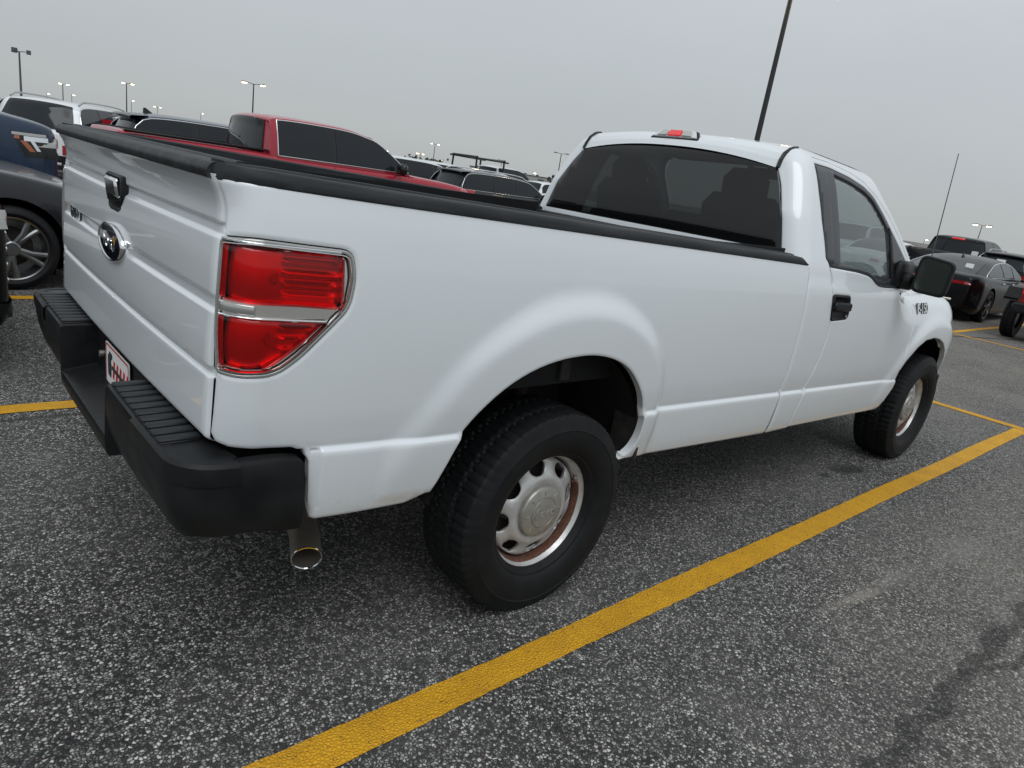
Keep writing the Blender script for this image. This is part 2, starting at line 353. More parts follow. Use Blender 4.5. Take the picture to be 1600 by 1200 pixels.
### END
# ------------------------------------------------------------------ mesh helpers
def link(name, me, mt, parent=None, mods=None):
    o = bpy.data.objects.new(name, me); COL.objects.link(o)
    if mt and not me.materials: me.materials.append(M[mt] if isinstance(mt, str) else mt)
    if parent: o.parent = parent
    return o
def mesh(name, V, F, smooth=True, ang=None):
    me = bpy.data.meshes.new(name); me.from_pydata([tuple(v) for v in V], [], F); me.validate(); me.update()
    if smooth:
        me.shade_smooth()
        if ang: me.set_sharp_from_angle(angle=R(ang))
    return me
class MB:
    def __init__(s): s.V = []; s.F = []
    def add(s, V, F):
        n = len(s.V); s.V += [tuple(v) for v in V]; s.F += [tuple(i + n for i in f) for f in F]; return s
    def box(s, c, d, rot=None, bev=0.0):
        x, y, z = (q/2 for q in d); b = min(bev, x*.9, y*.9, z*.9)
        if b <= 0:
            V = [(i*x, j*y, k*z) for i in (-1, 1) for j in (-1, 1) for k in (-1, 1)]
            F = [(0,1,3,2),(4,6,7,5),(0,4,5,1),(2,3,7,6),(0,2,6,4),(1,5,7,3)]
        else:
            V = []; ix = {}
            for i in (-1, 1):
                for j in (-1, 1):
                    for k in (-1, 1):
                        for a in range(3):
                            p = [i*(x-b), j*(y-b), k*(z-b)]; p[a] = (i*x, j*y, k*z)[a]; ix[(i, j, k, a)] = len(V); V.append(tuple(p))
            F = []
            for a in range(3):
                o1, o2 = [(1, 2), (0, 2), (0, 1)][a]
                for sg in (-1, 1):
                    q = []
                    for s1, s2 in ((-1, -1), (1, -1), (1, 1), (-1, 1)):
                        t_ = [0, 0, 0]; t_[a] = sg; t_[o1] = s1; t_[o2] = s2; q.append(ix[(*t_, a)])
                    F.append(tuple(q))
            for a, b_, c_ in ((0, 1, 2), (0, 2, 1), (1, 2, 0)):
                for s1 in (-1, 1):
                    for s2 in (-1, 1):
                        t_ = [0, 0, 0]; t_[a] = s1; t_[b_] = s2; t2 = list(t_); t_[c_] = -1; t2[c_] = 1
                        F.append((ix[(*t_, a)], ix[(*t2, a)], ix[(*t2, b_)], ix[(*t_, b_)]))
            for i in (-1, 1):
                for j in (-1, 1):
                    for k in (-1, 1): F.append(tuple(ix[(i, j, k, a)] for a in range(3)))
        m_ = (rot or Matrix.Identity(3)); c = Vector(c)
        V = [m_ @ Vector(v) + c for v in V]
        return s.add(V, s._fix(V, F))
    def _fix(s, V, F):
        c = sum((Vector(v) for v in V), Vector()) / len(V); out = []
        for f in F:
            p = [Vector(V[i]) for i in f]; n = Vector()
            for i in range(1, len(p) - 1): n += (p[i]-p[0]).cross(p[i+1]-p[0])
            q = sum(p, Vector()) / len(p)
            out.append(tuple(f) if n.dot(q - c) > 0 else tuple(reversed(f)))
        return out
    def tube(s, path, r, n=10, caps=True):
        path = [Vector(p) for p in path]; rs = r if isinstance(r, (list, tuple)) else [r] * len(path)
        V = []; F = []; up = None
        for i, p in enumerate(path):
            d = (path[min(i+1, len(path)-1)] - path[max(i-1, 0)]).normalized()
            if up is None: up = Vector((0, 0, 1)) if abs(d.z) < .9 else Vector((1, 0, 0))
            a = d.cross(up).normalized(); b = a.cross(d).normalized(); up = b
            for k in range(n):
                t_ = 2*PI*k/n; V.append(p + (a*math.cos(t_) + b*math.sin(t_)) * rs[i])
        for i in range(len(path) - 1):
            for k in range(n): F.append((i*n+k, i*n+(k+1) % n, (i+1)*n+(k+1) % n, (i+1)*n+k))
        if caps: F.append(tuple(reversed(range(n)))); F.append(tuple(range((len(path)-1)*n, len(path)*n)))
        return s.add(V, F)
    def lathe(s, prof, n=48, axis='y', close=False, c=(0, 0, 0)):
        V = []; F = []
        for r, h in prof:
            for k in range(n):
                a = 2*PI*k/n; x, z = r*math.cos(a), r*math.sin(a)
                V.append((x+c[0], h+c[1], z+c[2]) if axis == 'y' else (x+c[0], z+c[1], h+c[2]) if axis == 'z' else (h+c[0], x+c[1], z+c[2]))
        m_ = len(prof)
        for i in range(m_ if close else m_-1):
            for k in range(n):
                a, b = i*n, ((i+1) % m_)*n; F.append((a+k, a+(k+1) % n, b+(k+1) % n, b+k))
        return s.add(V, F)
    def grid(s, us, vs, f, flip=False):
        V = [f(u, v) for u in us for v in vs]; m_ = len(vs); F = []
        for i in range(len(us)-1):
            for j in range(m_-1):
                q = (i*m_+j, (i+1)*m_+j, (i+1)*m_+j+1, i*m_+j+1); F.append(tuple(reversed(q)) if flip else q)
        return s.add(V, F)
    def prism(s, poly, a, b, fmap, capf=True):
        """poly of 2D points, swept from a to b; fmap(p, q, h) -> xyz"""
        n = len(poly); V = [fmap(p, q, a) for p, q in poly] + [fmap(p, q, b) for p, q in poly]
        F = [(i, (i+1) % n, n+(i+1) % n, n+i) for i in range(n)]
        if capf: F += [tuple(reversed(range(n))), tuple(range(n, 2*n))]
        return s.add(V, F)
    def mirror_y(s):
        n = len(s.V); s.V += [(x, -y, z) for x, y, z in s.V[:n]]; s.F += [tuple(i+n for i in reversed(f)) for f in s.F[:]]; return s
    def obj(s, name, mt, parent=None, smooth=True, ang=40, loc=None):
        o = link(name, mesh(name, s.V, s.F, smooth, ang), mt, parent)
        if loc: o.location = loc
        return o
def flipped(o, name, parent):
    """the same part on the other side of the vehicle"""
    me = o.data; V = [(v.co.x, -v.co.y, v.co.z) for v in me.vertices]; F = [tuple(reversed(p.vertices)) for p in me.polygons]
    q = link(name, mesh(name, V, F, True, 35), None, parent); q.data.materials.append(me.materials[0]); return q
def frange(a, b, n): return [a + (b-a)*i/n for i in range(n+1)]
def area2(P): return sum(P[i][0]*P[(i+1) % len(P)][1] - P[(i+1) % len(P)][0]*P[i][1] for i in range(len(P)))
def resample(P, step, closed=True):
    out = []
    for i in range(len(P) if closed else len(P)-1):
        a, b = P[i], P[(i+1) % len(P)]; n = max(1, int(round(math.dist(a, b)/step)))
        out += [(a[0]+(b[0]-a[0])*k/n, a[1]+(b[1]-a[1])*k/n) for k in range(n)]
    return out
def offset(P, d):
    """shift a counter-clockwise loop inwards by d"""
    out = []; n = len(P)
    for i in range(n):
        a, b, c = P[i-1], P[i], P[(i+1) % n]
        e1 = np.array([b[0]-a[0], b[1]-a[1]]); e2 = np.array([c[0]-b[0], c[1]-b[1]]); e1 /= max(1e-9, np.hypot(*e1)); e2 /= max(1e-9, np.hypot(*e2))
        n1 = np.array([-e1[1], e1[0]]); n2 = np.array([-e2[1], e2[0]]); m_ = n1+n2; l = np.hypot(*m_)
        if l < .3: m_ = n1; k = 1
        else: m_ = m_/l; k = min(1.6, 1/max(.4, float(m_@n1)))
        out.append((b[0]+m_[0]*d*k, b[1]+m_[1]*d*k))
    return out
def inside(pts, loop):
    x, y = pts[:, 0], pts[:, 1]; r = np.zeros(len(pts), bool); L = np.array(loop); Q = np.roll(L, -1, 0)
    for (x1, y1), (x2, y2) in zip(L, Q):
        if y1 == y2: continue
        c = ((y1 > y) != (y2 > y)); xi = (x2-x1)*(y-y1)/(y2-y1)+x1; r ^= c & (x < xi)
    return r
def bdist(pts, loop):
    d = np.full(len(pts), 1e9); L = np.array(loop); Q = np.roll(L, -1, 0)
    for a, b in zip(L, Q):
        e_ = b-a; t_ = np.clip(((pts-a)@e_)/max(1e-12, e_@e_), 0, 1); q = a+t_[:, None]*e_; d = np.minimum(d, np.hypot(*(pts-q).T))
    return d
def spline(P, n=4):
    """closed smooth loop through points"""
    out = []; m_ = len(P)
    for i in range(m_):
        p0, p1, p2, p3 = P[i-1], P[i], P[(i+1) % m_], P[(i+2) % m_]
        for k in range(n):
            t_ = k/n; out.append(tuple(.5*(2*b+(-a+c)*t_+(2*a-5*b+4*c-d)*t_*t_+(-a+3*b-3*c+d)*t_**3) for a, b, c, d in zip(p0, p1, p2, p3)))
    return out
def rounded(P, r=.02, n=4):
    """closed polygon with its corners rounded; P may carry a radius per corner"""
    out = []; m_ = len(P)
    for i in range(m_):
        a, b, c = P[i-1], P[i], P[(i+1) % m_]; rr_ = b[2] if len(b) > 2 else r
        va = np.array([a[0]-b[0], a[1]-b[1]]); vc = np.array([c[0]-b[0], c[1]-b[1]]); la, lc = np.hypot(*va), np.hypot(*vc)
        k = min(rr_, la*.45, lc*.45); p1 = np.array(b[:2])+va/la*k; p2 = np.array(b[:2])+vc/lc*k; bb = np.array(b[:2])
        for j in range(n+1):
            t_ = j/n; q = (1-t_)**2*p1+2*t_*(1-t_)*bb+t_*t_*p2; out.append((float(q[0]), float(q[1])))
    return out
def panel(name, outline, f, mt, parent=None, ref=(0, -1, 0), us=None, vs=None, step=.03, holes=(), gap=.0015, lip=.004, drop=.003, depth=.02, off=0.0, bstep=None, warp=None, ring=0.0):
    """sheet-metal panel: a trimmed, curved skin with rolled edges and a returned flange, holes included"""
    bstep = bstep or step*.6; loops = []
    for k, P in enumerate([outline, *holes]):
        P = resample(P, bstep)
        if (area2(P) > 0) != (k == 0): P = P[::-1]
        L0 = offset(P, gap) if gap else P; loops.append((L0, offset(L0, lip)))
    A = np.array(loops[0][0]); lo, hi = A.min(0), A.max(0)
    us = us or frange(lo[0], hi[0], max(2, int((hi[0]-lo[0])/step))); vs = vs or frange(lo[1], hi[1], max(2, int((hi[1]-lo[1])/step)))
    G = np.array([(u, v) for u in us for v in vs]); keep = inside(G, loops[0][1])
    for l in loops[1:]: keep &= ~inside(G, l[1])
    G = G[keep]
    if len(G):
        d = np.full(len(G), 1e9)
        for l in loops: d = np.minimum(d, bdist(G, l[1]))
        G = G[d > (ring+.004 if ring else min(.004, bstep*.4))]
    pts = []; edges = []; tag_ = []
    for L0, L1 in loops:
        for L, tg_ in ((L0, 0), (L1, 1), (offset(L1, ring), 1))[:3 if ring else 2]:
            n0 = len(pts); pts += list(L); tag_ += [tg_]*len(L); edges += [(n0+i, n0+(i+1) % len(L)) for i in range(len(L))]
    pts += [tuple(g_) for g_ in G]; tag_ += [1]*len(G)
    res = delaunay_2d_cdt([Vector(p) for p in pts], edges, [], 0, 1e-6, True)
    V2 = [(v.x, v.y) for v in res[0]]; F2 = [tuple(q) for q in res[2]]; T = [min((tag_[i] for i in o_), default=1) for o_ in res[3]]
    C_ = np.array([np.mean([V2[i] for i in q], 0) for q in F2]); ok = inside(C_, loops[0][0])
    for l in loops[1:]: ok &= ~inside(C_, l[0])
    F2 = [q for q, k in zip(F2, ok) if k]
    ref = Vector(ref); V = []; N = []; h = 1e-3
    def pn(u, v):
        p = Vector(f(u, v)); a = Vector(f(u+h, v))-Vector(f(u-h, v)); b = Vector(f(u, v+h))-Vector(f(u, v-h)); n = a.cross(b)
        n = n.normalized() if n.length > 1e-12 else ref.normalized()
        return p, (n if n.dot(ref) > 0 else -n)
    for i, (u, v) in enumerate(V2):
        p, n = pn(u, v); V.append(p+n*(off-(drop if T[i] == 0 else 0)+(warp(u, v) if warp else 0))); N.append(n)
    used = {}; F = []
    for q in F2:
        a, b, c = (V[i] for i in q[:3]); n = (b-a).cross(c-a)
        F.append(q if n.dot(N[q[0]]) > 0 else tuple(reversed(q)))
    # flange along every boundary edge
    cnt = {}
    for q in F:
        for i in range(len(q)):
            a, b = q[i], q[(i+1) % len(q)]; cnt[(a, b)] = 1
    fl = {}
    def down(i):
        if i not in fl: fl[i] = len(V); V.append(V[i]-N[i]*depth)
        return fl[i]
    if depth > 0:
        for (a, b) in list(cnt):
            if (b, a) not in cnt: F.append((b, a, down(a), down(b)))
    me = mesh(name, V, F, True, 50)
    return link(name, me, mt, parent)
def clamp_dist(a, b): return a if a < b else b
def tag(o, label=None, cat=None, group=None, kind=None):
    if label: o['label'] = label
    if cat: o['category'] = cat
    if group: o['group'] = group
    if kind: o['kind'] = kind
    return o
def empty(name, loc=(0, 0, 0), rz=0.0, parent=None):
    o = bpy.data.objects.new(name, None); COL.objects.link(o); o.location = loc; o.rotation_euler.z = rz; o.empty_display_size = .1
    if parent: o.parent = parent
    return o
def copy_tree(o, parent=None):
    c = o.copy(); COL.objects.link(c); c.parent = parent
    for ch in list(o.children): copy_tree(ch, c)
    return c
_tc = {}
def text_mesh(txt, h, depth, shear=0.0, bold=0.0):
    k = (txt, h, depth, shear, bold)
    if k in _tc: return _tc[k]
    cu = bpy.data.curves.new('lettering', 'FONT'); cu.body = txt; cu.size = h; cu.extrude = depth; cu.align_x = 'CENTER'; cu.align_y = 'CENTER'; cu.shear = shear; cu.offset = bold; cu.resolution_u = 3
    o = bpy.data.objects.new('lettering', cu); COL.objects.link(o); dg = bpy.context.evaluated_depsgraph_get()
    me = bpy.data.meshes.new_from_object(o.evaluated_get(dg)); bpy.data.objects.remove(o); _tc[k] = me; return me
def text(name, txt, h, depth, origin, right, up, mt, parent, shear=0.0, bold=0.0):
    r_ = Vector(right).normalized(); n_ = r_.cross(Vector(up)).normalized(); u_ = n_.cross(r_)
    me0 = text_mesh(txt, h, depth, shear, bold); o_ = Vector(origin)
    V = [o_+r_*v.co.x+u_*v.co.y+n_*v.co.z for v in me0.vertices]; F = [tuple(p.vertices) for p in me0.polygons]
    return link(name, mesh(name, V, F, False), mt, parent)
# ------------------------------------------------------------------ ground and painted lines
gr = MB(); gr.box((0, 0, -.05), (3000, 3000, .1)); g_ = gr.obj('asphalt_ground', 'asphalt', smooth=False); tag(g_, kind='structure')
def line(x0, y0, x1, y1, w, z=.004, seg=.06, amp=.004, mt='yellow'):
    rnd = random.Random(int(x0*91+y0*37+x1*13)); L_ = math.hypot(x1-x0, y1-y0); ux, uy = (x1-x0)/L_, (y1-y0)/L_; n = max(2, int(L_/seg)); V = []
    for i in range(n+1):
        s_ = L_*i/n
        a = w/2+rnd.uniform(-amp, amp)+.004*math.sin(s_*3.1); b = w/2+rnd.uniform(-amp, amp)+.004*math.sin(s_*2.3+1)
        if i in (0, n): pass
        V += [(x0+ux*s_-uy*a, y0+uy*s_+ux*a, z), (x0+ux*s_+uy*b, y0+uy*s_-ux*b, z)]
    o = link('stall_line', mesh('stall_line', V, [(2*i, 2*i+1, 2*i+3, 2*i+2) for i in range(n)], False), mt); tag(o, kind='structure'); return o
line(-1.75, -1.172, 6.02, -1.232, .118, seg=.03, amp=.0022)
line(-6, 1.638, 6.0, 1.625, .115); line(-7, 4.22, 6.0, 4.22, .115); line(-7, 6.9, 6, 6.9, .11)
for yy in (9.6, 12.3, 15.0): line(-7, yy, 6, yy, .11)
line(6.09, -1.30, 6.09, 16, .12, seg=.06)
line(13.2, -1.25, 20.4, -1.22, .11); line(13.2, 1.45, 20.4, 1.47, .11); line(13.2, 4.2, 20.4, 4.2, .11); line(13.2, 6.9, 20.4, 6.9, .11)
line(12.95, -4, 12.95, 9, .11)

# ------------------------------------------------------------------ the white pickup
TR = tag(empty('pickup_truck'), 'white regular cab pickup truck with long bed and steel wheels, parked in the foreground', 'pickup truck')
Vs = sorted(frange(.50, 1.40, 52)+[.731,.736,.741,.744,.747,.750,.754,.758,.763,.770]+[1.33,1.345,1.36,1.37,1.38,1.388])
Us = sorted(frange(-1.02, .72, 100)+frange(.75, 1.56, 30)+frange(-1.17, -1.03, 12)+[-.935,-.925,-.915,-.908,-.902,-.895])
arch = spline([(-.60,.40)]+ARCH+[(.30,.40)], 3); arch = [p for p in arch if p[1] > .536]
i0 = min(range(len(arch)), key=lambda i: math.dist(arch[i], ARCH[0])); 
arch = sorted(arch, key=lambda p: -math.atan2(p[1]-.5, p[0]+.03))   # rear-bottom to front-bottom, clockwise over the top
bed_out = [(-1.165,1.388),(-1.164,1.33),(-1.166,1.28),(-1.166,.94),(-1.166,.79),(-1.152,.768),(-1.12,.758),(-1.07,.7545),(-.980,.7535),(-.950,.745),(-.932,.71),(-.922,.60),(-.912,.532),(-.62,.531)] + arch + [(1.545,.522),(1.560,.729),(1.552,.933),(1.552,1.188),(1.547,1.388)]
LAMP = rounded([(-1.176,1.262),(-1.089,1.270),(-.991,1.268),(-.862,1.266,.03),(-.852,1.20),(-.864,1.125,.03),(-.980,.997),(-1.035,.950,.05),(-1.116,.942),(-1.168,.948,.01),(-1.179,1.037),(-1.181,1.126)], .02)
bs = panel('bed_side', bed_out, side, 'white', TR, us=Us, vs=Vs, step=.022, holes=[LAMP], ref=(-.5, -1, .1), depth=.028, bstep=.014, ring=.008)
bs2 = flipped(bs, 'bed_side', TR)
# tail lamp: grey clear bezel, chrome field, two red lenses over a ribbed reflector, clear reversing lamp
def sc_(P, d):
    P = P if area2(P) > 0 else P[::-1]; return offset(resample(P, .012), d)
RED1 = rounded([(-1.168,1.248),(-1.033,1.249),(-.888,1.250,.016),(-.886,1.124,.016),(-.987,1.126),(-1.086,1.125),(-1.170,1.128)], .006)
RED2 = rounded([(-1.169,1.088),(-1.085,1.086),(-.922,1.092,.01),(-.967,1.046),(-1.025,.996),(-1.062,.967,.02),(-1.10,.962),(-1.160,.970,.01)], .01)
def tail_lamp():
    lm = panel('tail_lamp', LAMP, side, 'clear', TR, ref=(-.5, -1, 0), step=.02, holes=[sc_(LAMP, .011)], off=.003, depth=.02, lip=.003)
    a = panel('trim_ring', sc_(LAMP, .011), side, 'chrome', lm, ref=(-.5, -1, 0), step=.02, holes=[sc_(LAMP, .018)], off=.0065, depth=.016, lip=.0028, drop=.002)
    b = panel('chrome_field', sc_(LAMP, .018), side, 'dchrome', lm, ref=(-.5, -1, 0), step=.016, holes=[RED1, RED2], off=-.001, depth=.03, lip=.003, drop=.004)
    def w1(u, v):
        if u > -1.02: return -.016-.010*abs(math.sin((v-1.12)*PI/.026))
        return -.03+.016*max(0, 1-((u+1.10)**2+(v-1.18)**2)/.012)
    panel('reflector', sc_(RED1, -.004), side, 'refl', lm, ref=(-.5, -1, 0), vs=frange(1.12, 1.255, 44), us=frange(-1.18, -.88, 26), off=0, warp=w1, depth=.0)
    def w2(u, v):
        if u > -1.03: return -.016-.010*abs(math.sin((v-.96)*PI/.026))
        return -.03+.016*max(0, 1-((u+1.11)**2+(v-1.02)**2)/.010)
    panel('reflector', sc_(RED2, -.004), side, 'refl', lm, ref=(-.5, -1, 0), vs=frange(.955, 1.10, 46), us=frange(-1.18, -.91, 24), off=0, warp=w2, depth=.0)
    panel('lens', RED1, side, 'redglass', lm, ref=(-.5, -1, 0), step=.014, off=.005, depth=.006, lip=.005, drop=.004)
    panel('lens', RED2, side, 'redglass', lm, ref=(-.5, -1, 0), step=.014, off=.005, depth=.006, lip=.005, drop=.004)
    for zz_, u1 in ((1.222,-.905),(1.196,-.90),(1.168,-.905),(1.046,-.985),(1.022,-1.01)):
        panel('lens_rib', rounded([(-1.02,zz_-.0035),(u1,zz_-.0035),(u1,zz_+.0035),(-1.02,zz_+.0035)], .003, 2), side, 'redlens', lm, ref=(-.5, -1, 0), step=.02, off=-.006, depth=.008, lip=.0012, drop=.001)
    for cu_, cz_ in ((-1.045,1.185),(-1.055,1.04)):
        panel('bulb_socket', [(cu_+.011*math.cos(k*PI/6), cz_+.018*math.sin(k*PI/6)) for k in range(12)], side, 'redlens', lm, ref=(-.5, -1, 0), step=.01, off=-.010, depth=.012, lip=.002, drop=.003)
    panel('reversing_lamp', rounded([(-1.166,1.094),(-1.085,1.093),(-1.085,1.120),(-1.166,1.122)], .006), side, 'clear', lm, ref=(-.5, -1, 0), step=.015, off=.004, depth=.01, lip=.003)
    panel('chrome_bar', rounded([(-1.168,1.0845),(-.925,1.0855),(-.92,1.0945),(-1.168,1.0925)], .003, 2), side, 'chrome', lm, ref=(-.5, -1, 0), step=.02, off=.006, depth=.008, lip=.002, drop=.002)
    panel('chrome_bar', rounded([(-1.168,1.2545),(-.892,1.2535),(-.892,1.262),(-1.168,1.2625)], .003, 2), side, 'chrome', lm, ref=(-.5, -1, 0), step=.02, off=.006, depth=.008, lip=.002, drop=.002)
    bk = MB(); bk.grid(frange(-1.16, -.86, 8), frange(.96, 1.25, 6), lambda u, v: tuple(Vector(side(u, v))*1+Vector((.06*sstep(-.98, -1.08, u), .055, 0)))); bk.obj('lamp_bucket', 'gloss', lm)
    return lm
lmR = tail_lamp()
lmL = flipped(lmR, 'tail_lamp', TR)
for ch in list(lmR.children): flipped(ch, ch.name.split('.')[0], lmL)
# tailgate
XT = smooth_tab([(.74,-.020),(.765,-.020),(.93,-.014),(1.10,-.008),(1.26,.0),(1.32,.004),(1.355,-.004),(1.385,-.020),(1.42,-.024)])
VAL = [(1.288,1.256,.0085),(1.120,1.084,.0095),(.950,.926,.009)]
def tg(y, zb):
    x = -1.144+interp(XT, zb)-.012*(1-(y/.87)**2)
    for a, b, d in VAL: x += d*sstep(a+.010, a-.004, zb)*0+d*(sstep(a+.006, a-.006, zb) if False else (1-sstep(a-.006, a+.004, zb)))*sstep(b-.004, b+.008, zb)
    if .93 < zb < 1.085: x -= .004*math.sin((zb-.93)/.155*PI)
    if 1.12 < zb < 1.256: x -= .003*math.sin((zb-1.12)/.136*PI)
    e_ = max(0, abs(y)-.855)/.012; x += .012*min(1.0, e_)**2
    e_ = max(0, .777-zb)/.014; x += .014*min(1.4, e_)**2
    return (x, y, zb-K*x)
ys = sorted(frange(-.866, .866, 44)+frange(-.115, .115, 18)+[-.863,-.860,-.856,.863,.860,.856])
zs = sorted(set(frange(.762, 1.392, 30)+frange(1.19, 1.317, 14)+[.765,.768,.771,.775]+[round(a+k, 4) for a, b, d in VAL for k in (-.008,-.005,-.002,.001,.004,.008)]+[round(b+k, 4) for a, b, d in VAL for k in (-.005,-.002,.001,.004,.007,.010)]+[1.34,1.35,1.36,1.37,1.38]))
t_ = MB(); t_.grid(ys, zs, tg, flip=True); HO = rounded([(-.104,1.312),(.104,1.312),(.112,1.255),(.062,1.196),(-.062,1.196),(-.112,1.255)], .018)
_c = np.array([np.mean([(t_.V[j][1], t_.V[j][2]+K*t_.V[j][0]) for j in f], 0) for f in t_.F]); _k = ~inside(_c, offset(HO if area2(HO) > 0 else HO[::-1], .004)); t_.F = [f for f, g in zip(t_.F, _k) if g]
TG = t_.obj('tailgate', 'white', TR, ang=60)
# tailgate returns (sides and inner face)
q = MB(); q.box((-1.085, 0, 1.115), (.03, 1.70, .56)); q.obj('tailgate_inner_skin', 'liner', TR)
def capsec(y0, y1, x0, x1, z0, z1, b):
    q = MB(); sec = rounded([(x0, z0),(x0, z1, b),(x1, z1+.004, b),(x1, z0)], .004, 4)
    q.prism(sec, y0, y1, lambda p, r_, h: (p-.010*(1-(h/.87)**2), h, r_-K*p)); return q
q = MB(); sec = rounded([(-1.170,1.381,.004),(-1.174,1.400,.006),(-1.161,1.416,.008),(-1.114,1.420,.005),(-1.108,1.426,.004),(-1.078,1.426,.008),(-1.076,1.385)], .006, 3)
n_ = len(sec); st = frange(-.857, .857, 24)
V_ = [(p-.010*(1-(y_/.87)**2), y_, z_-K*p) for y_ in st for p, z_ in sec]
F_ = [(i*n_+k, i*n_+(k+1) % n_, (i+1)*n_+(k+1) % n_, (i+1)*n_+k) for i in range(len(st)-1) for k in range(n_)]+[tuple(range(n_)), tuple(reversed(range((len(st)-1)*n_, len(st)*n_)))]
q.add(V_, F_); q.obj('tailgate_cap', 'rail', TR)
# handle
hb = panel('tailgate_handle', HO, lambda y, z: (-1.152+.012*0, y, z-K*-1.15), 'plastic', TR, ref=(-1, 0, 0), step=.007, off=.012, depth=.03, lip=.006, drop=.005,
           warp=lambda u, v: (-.034*(1-sstep(.060, .078, abs(u)))*sstep(1.210, 1.222, v)*(1-sstep(1.290, 1.300, v))))
q = MB(); q.box((0, 0, 0), (.022, .128, .058), bev=.007); lv = q.obj('lever', 'chrome', hb); lv.location = (-1.163, 0, 1.272+.0365); lv.rotation_euler.y = R(-8)
# oval emblem
ex, ey, ez = tg(0, 1.102); q = MB()
def oval(a, b, n=40): return [(a*math.cos(2*PI*k/n), b*math.sin(2*PI*k/n)) for k in range(n)]
def ovl(prof, mt, name, par):
    q = MB(); n = 40; V = []
    for k, h in prof: V += [(ex-h, ey+.148*k*math.cos(2*PI*i/n), ez+(.060*k if k > .5 else .060*k)*math.sin(2*PI*i/n)) for i in range(n)]
    F = [(j*n+i, (j+1)*n+i, (j+1)*n+(i+1) % n, j*n+(i+1) % n) for j in range(len(prof)-1) for i in range(n)]
    F.append(tuple(reversed(range((len(prof)-1)*n, len(prof)*n)))); q.add(V, F); return q.obj(name, mt, par, ang=50)
em = ovl([(1.0, -.005), (1.0, .014), (.985, .022), (.95, .026), (.90, .026), (.88, .022)], 'chrome', 'oval_emblem', TR)
ovl([(.885, .015), (.885, .0235), (.6, .026), (.1, .027)], mat('emblem_blue', (.004, .007, .018), .12, coat=1), 'emblem_face', em)
text('emblem_script', 'Ford', .072, .0015, (ex-.0275, ey, ez), (0, -1, 0), (0, 0, 1), 'chrome', em, shear=.35)
bx = tg(.62, 1.105)
bd = text('model_badge', 'F-150', .066, .003, (bx[0]-.004, .62, bx[2]), (0, -1, 0), (0, 0, 1), 'gloss', TR, bold=.006)
text('badge_lettering', 'F-150', .066, .002, (bx[0]-.0085, .62, bx[2]), (0, -1, 0), (0, 0, 1), 'chrome', bd, bold=.0005)
# rails on top of the bed sides
def rail():
    us_ = [-1.166,-1.15,-1.12,-1.08,-1.04]+frange(-1.0, 1.44, 40)+[1.47,1.49,1.505,1.52]; V = []; sec = [(0,-.004),(-.005,.001),(-.005,.014),(.002,.025),(.012,.0305),(.052,.033),(.057,.038),(.095,.038),(.105,.032),(.110,-.03),(.012,-.03)]
    for u in us_:
        p = side(u, 1.385); w_ = abs(p[1])-.840; e_ = sstep(1.53, 1.46, u); k_ = min(1.0, max(0.0, (XC-u)/.121)); xi = lerp(p[0], -1.150, k_) if u < XC else p[0]; w_ = lerp(w_, .045, k_)
        for d, h in sec:
            y_ = p[1]+d*w_/.110; hh_ = (h if u > -1.0 else max(h, -.006)) if h < 0 else h*(.25+.75*e_)
            V.append((lerp(p[0], xi, min(1, d/.03)) if u < 1.5 else p[0]-.02*(h > .02), y_, p[2]+hh_))
    n = len(sec); F = [(i*n+k, i*n+(k+1) % n, (i+1)*n+(k+1) % n, (i+1)*n+k) for i in range(len(us_)-1) for k in range(n)]+[tuple(range(n)), tuple(reversed(range((len(us_)-1)*n, len(us_)*n)))]
    q = MB().add(V, F); return q.obj('bed_rail_cap', 'rail', TR, ang=35)
rc_ = rail(); flipped(rc_, 'bed_rail_cap', TR)
# bed interior
q = MB(); q.box((.17, 0, .865), (2.52, 1.68, .03)); q.obj('bed_floor', 'liner', TR)
q = MB()
for k in range(14): q.box((.17, -.60+k*.0925, .886), (2.48, .045, .014))
q.obj('floor_corrugation', 'liner', TR)
for s_ in (-1, 1):
    q = MB(); q.box((.17, s_*.852, 1.12), (2.54, .02, .55)); q.box((.17, s_*.846, 1.33), (2.5, .012, .03)); w_ = q.obj('bed_wall', 'liner', TR)
    q = MB(); pts_ = [(.46*math.cos(a), .34*max(0, math.sin(a))) for a in frange(0, PI, 14)]
    q.prism(pts_, s_*.845, s_*.62, lambda p, r_, h: (p, h, r_+.87)); q.obj('wheelhouse', 'liner', TR)
q = MB(); q.box((1.425, 0, 1.10), (.03, 1.68, .50)); q.box((1.425, 0, 1.338), (.05, 1.66, .03), bev=.008); q.obj('bed_front_wall', 'rail', TR)

# ---- cab
WIN = rounded([(1.640,1.862,.012),(1.871,1.868),(2.116,1.856),(2.302,1.832),(2.415,1.796),(2.525,1.722),(2.647,1.628),(2.760,1.545),(2.885,1.450,.01),(2.90,1.330,.02),(2.50,1.322,.03),(2.42,1.325,.04),(2.293,1.372,.05),(2.119,1.384),(1.775,1.390,.03),(1.728,1.415),(1.703,1.584)], .03)
GAP = [(1.630,1.891),(1.871,1.897),(2.099,1.889),(2.210,1.877),(2.320,1.855),(2.463,1.799),(2.618,1.708),(2.745,1.609),(2.886,1.480),(2.935,1.42)]
DREAR = [(1.63,1.891),(1.655,1.80),(1.672,1.729),(1.700,1.64),(1.721,1.556),(1.753,1.439),(1.795,1.38),(1.827,1.335),(1.846,1.26),(1.862,1.18),(1.878,1.10),(1.884,1.045),(1.876,.97),(1.864,.90),(1.838,.80),(1.820,.735),(1.797,.661),(1.789,.60),(1.789,.536)]
DFRONT = [(2.967,.540),(3.045,.60),(3.098,.69),(3.105,.767),(3.100,.90),(3.108,1.02),(3.118,1.12),(3.110,1.20),(3.07,1.27),(3.00,1.335),(2.96,1.375),(2.935,1.42)]
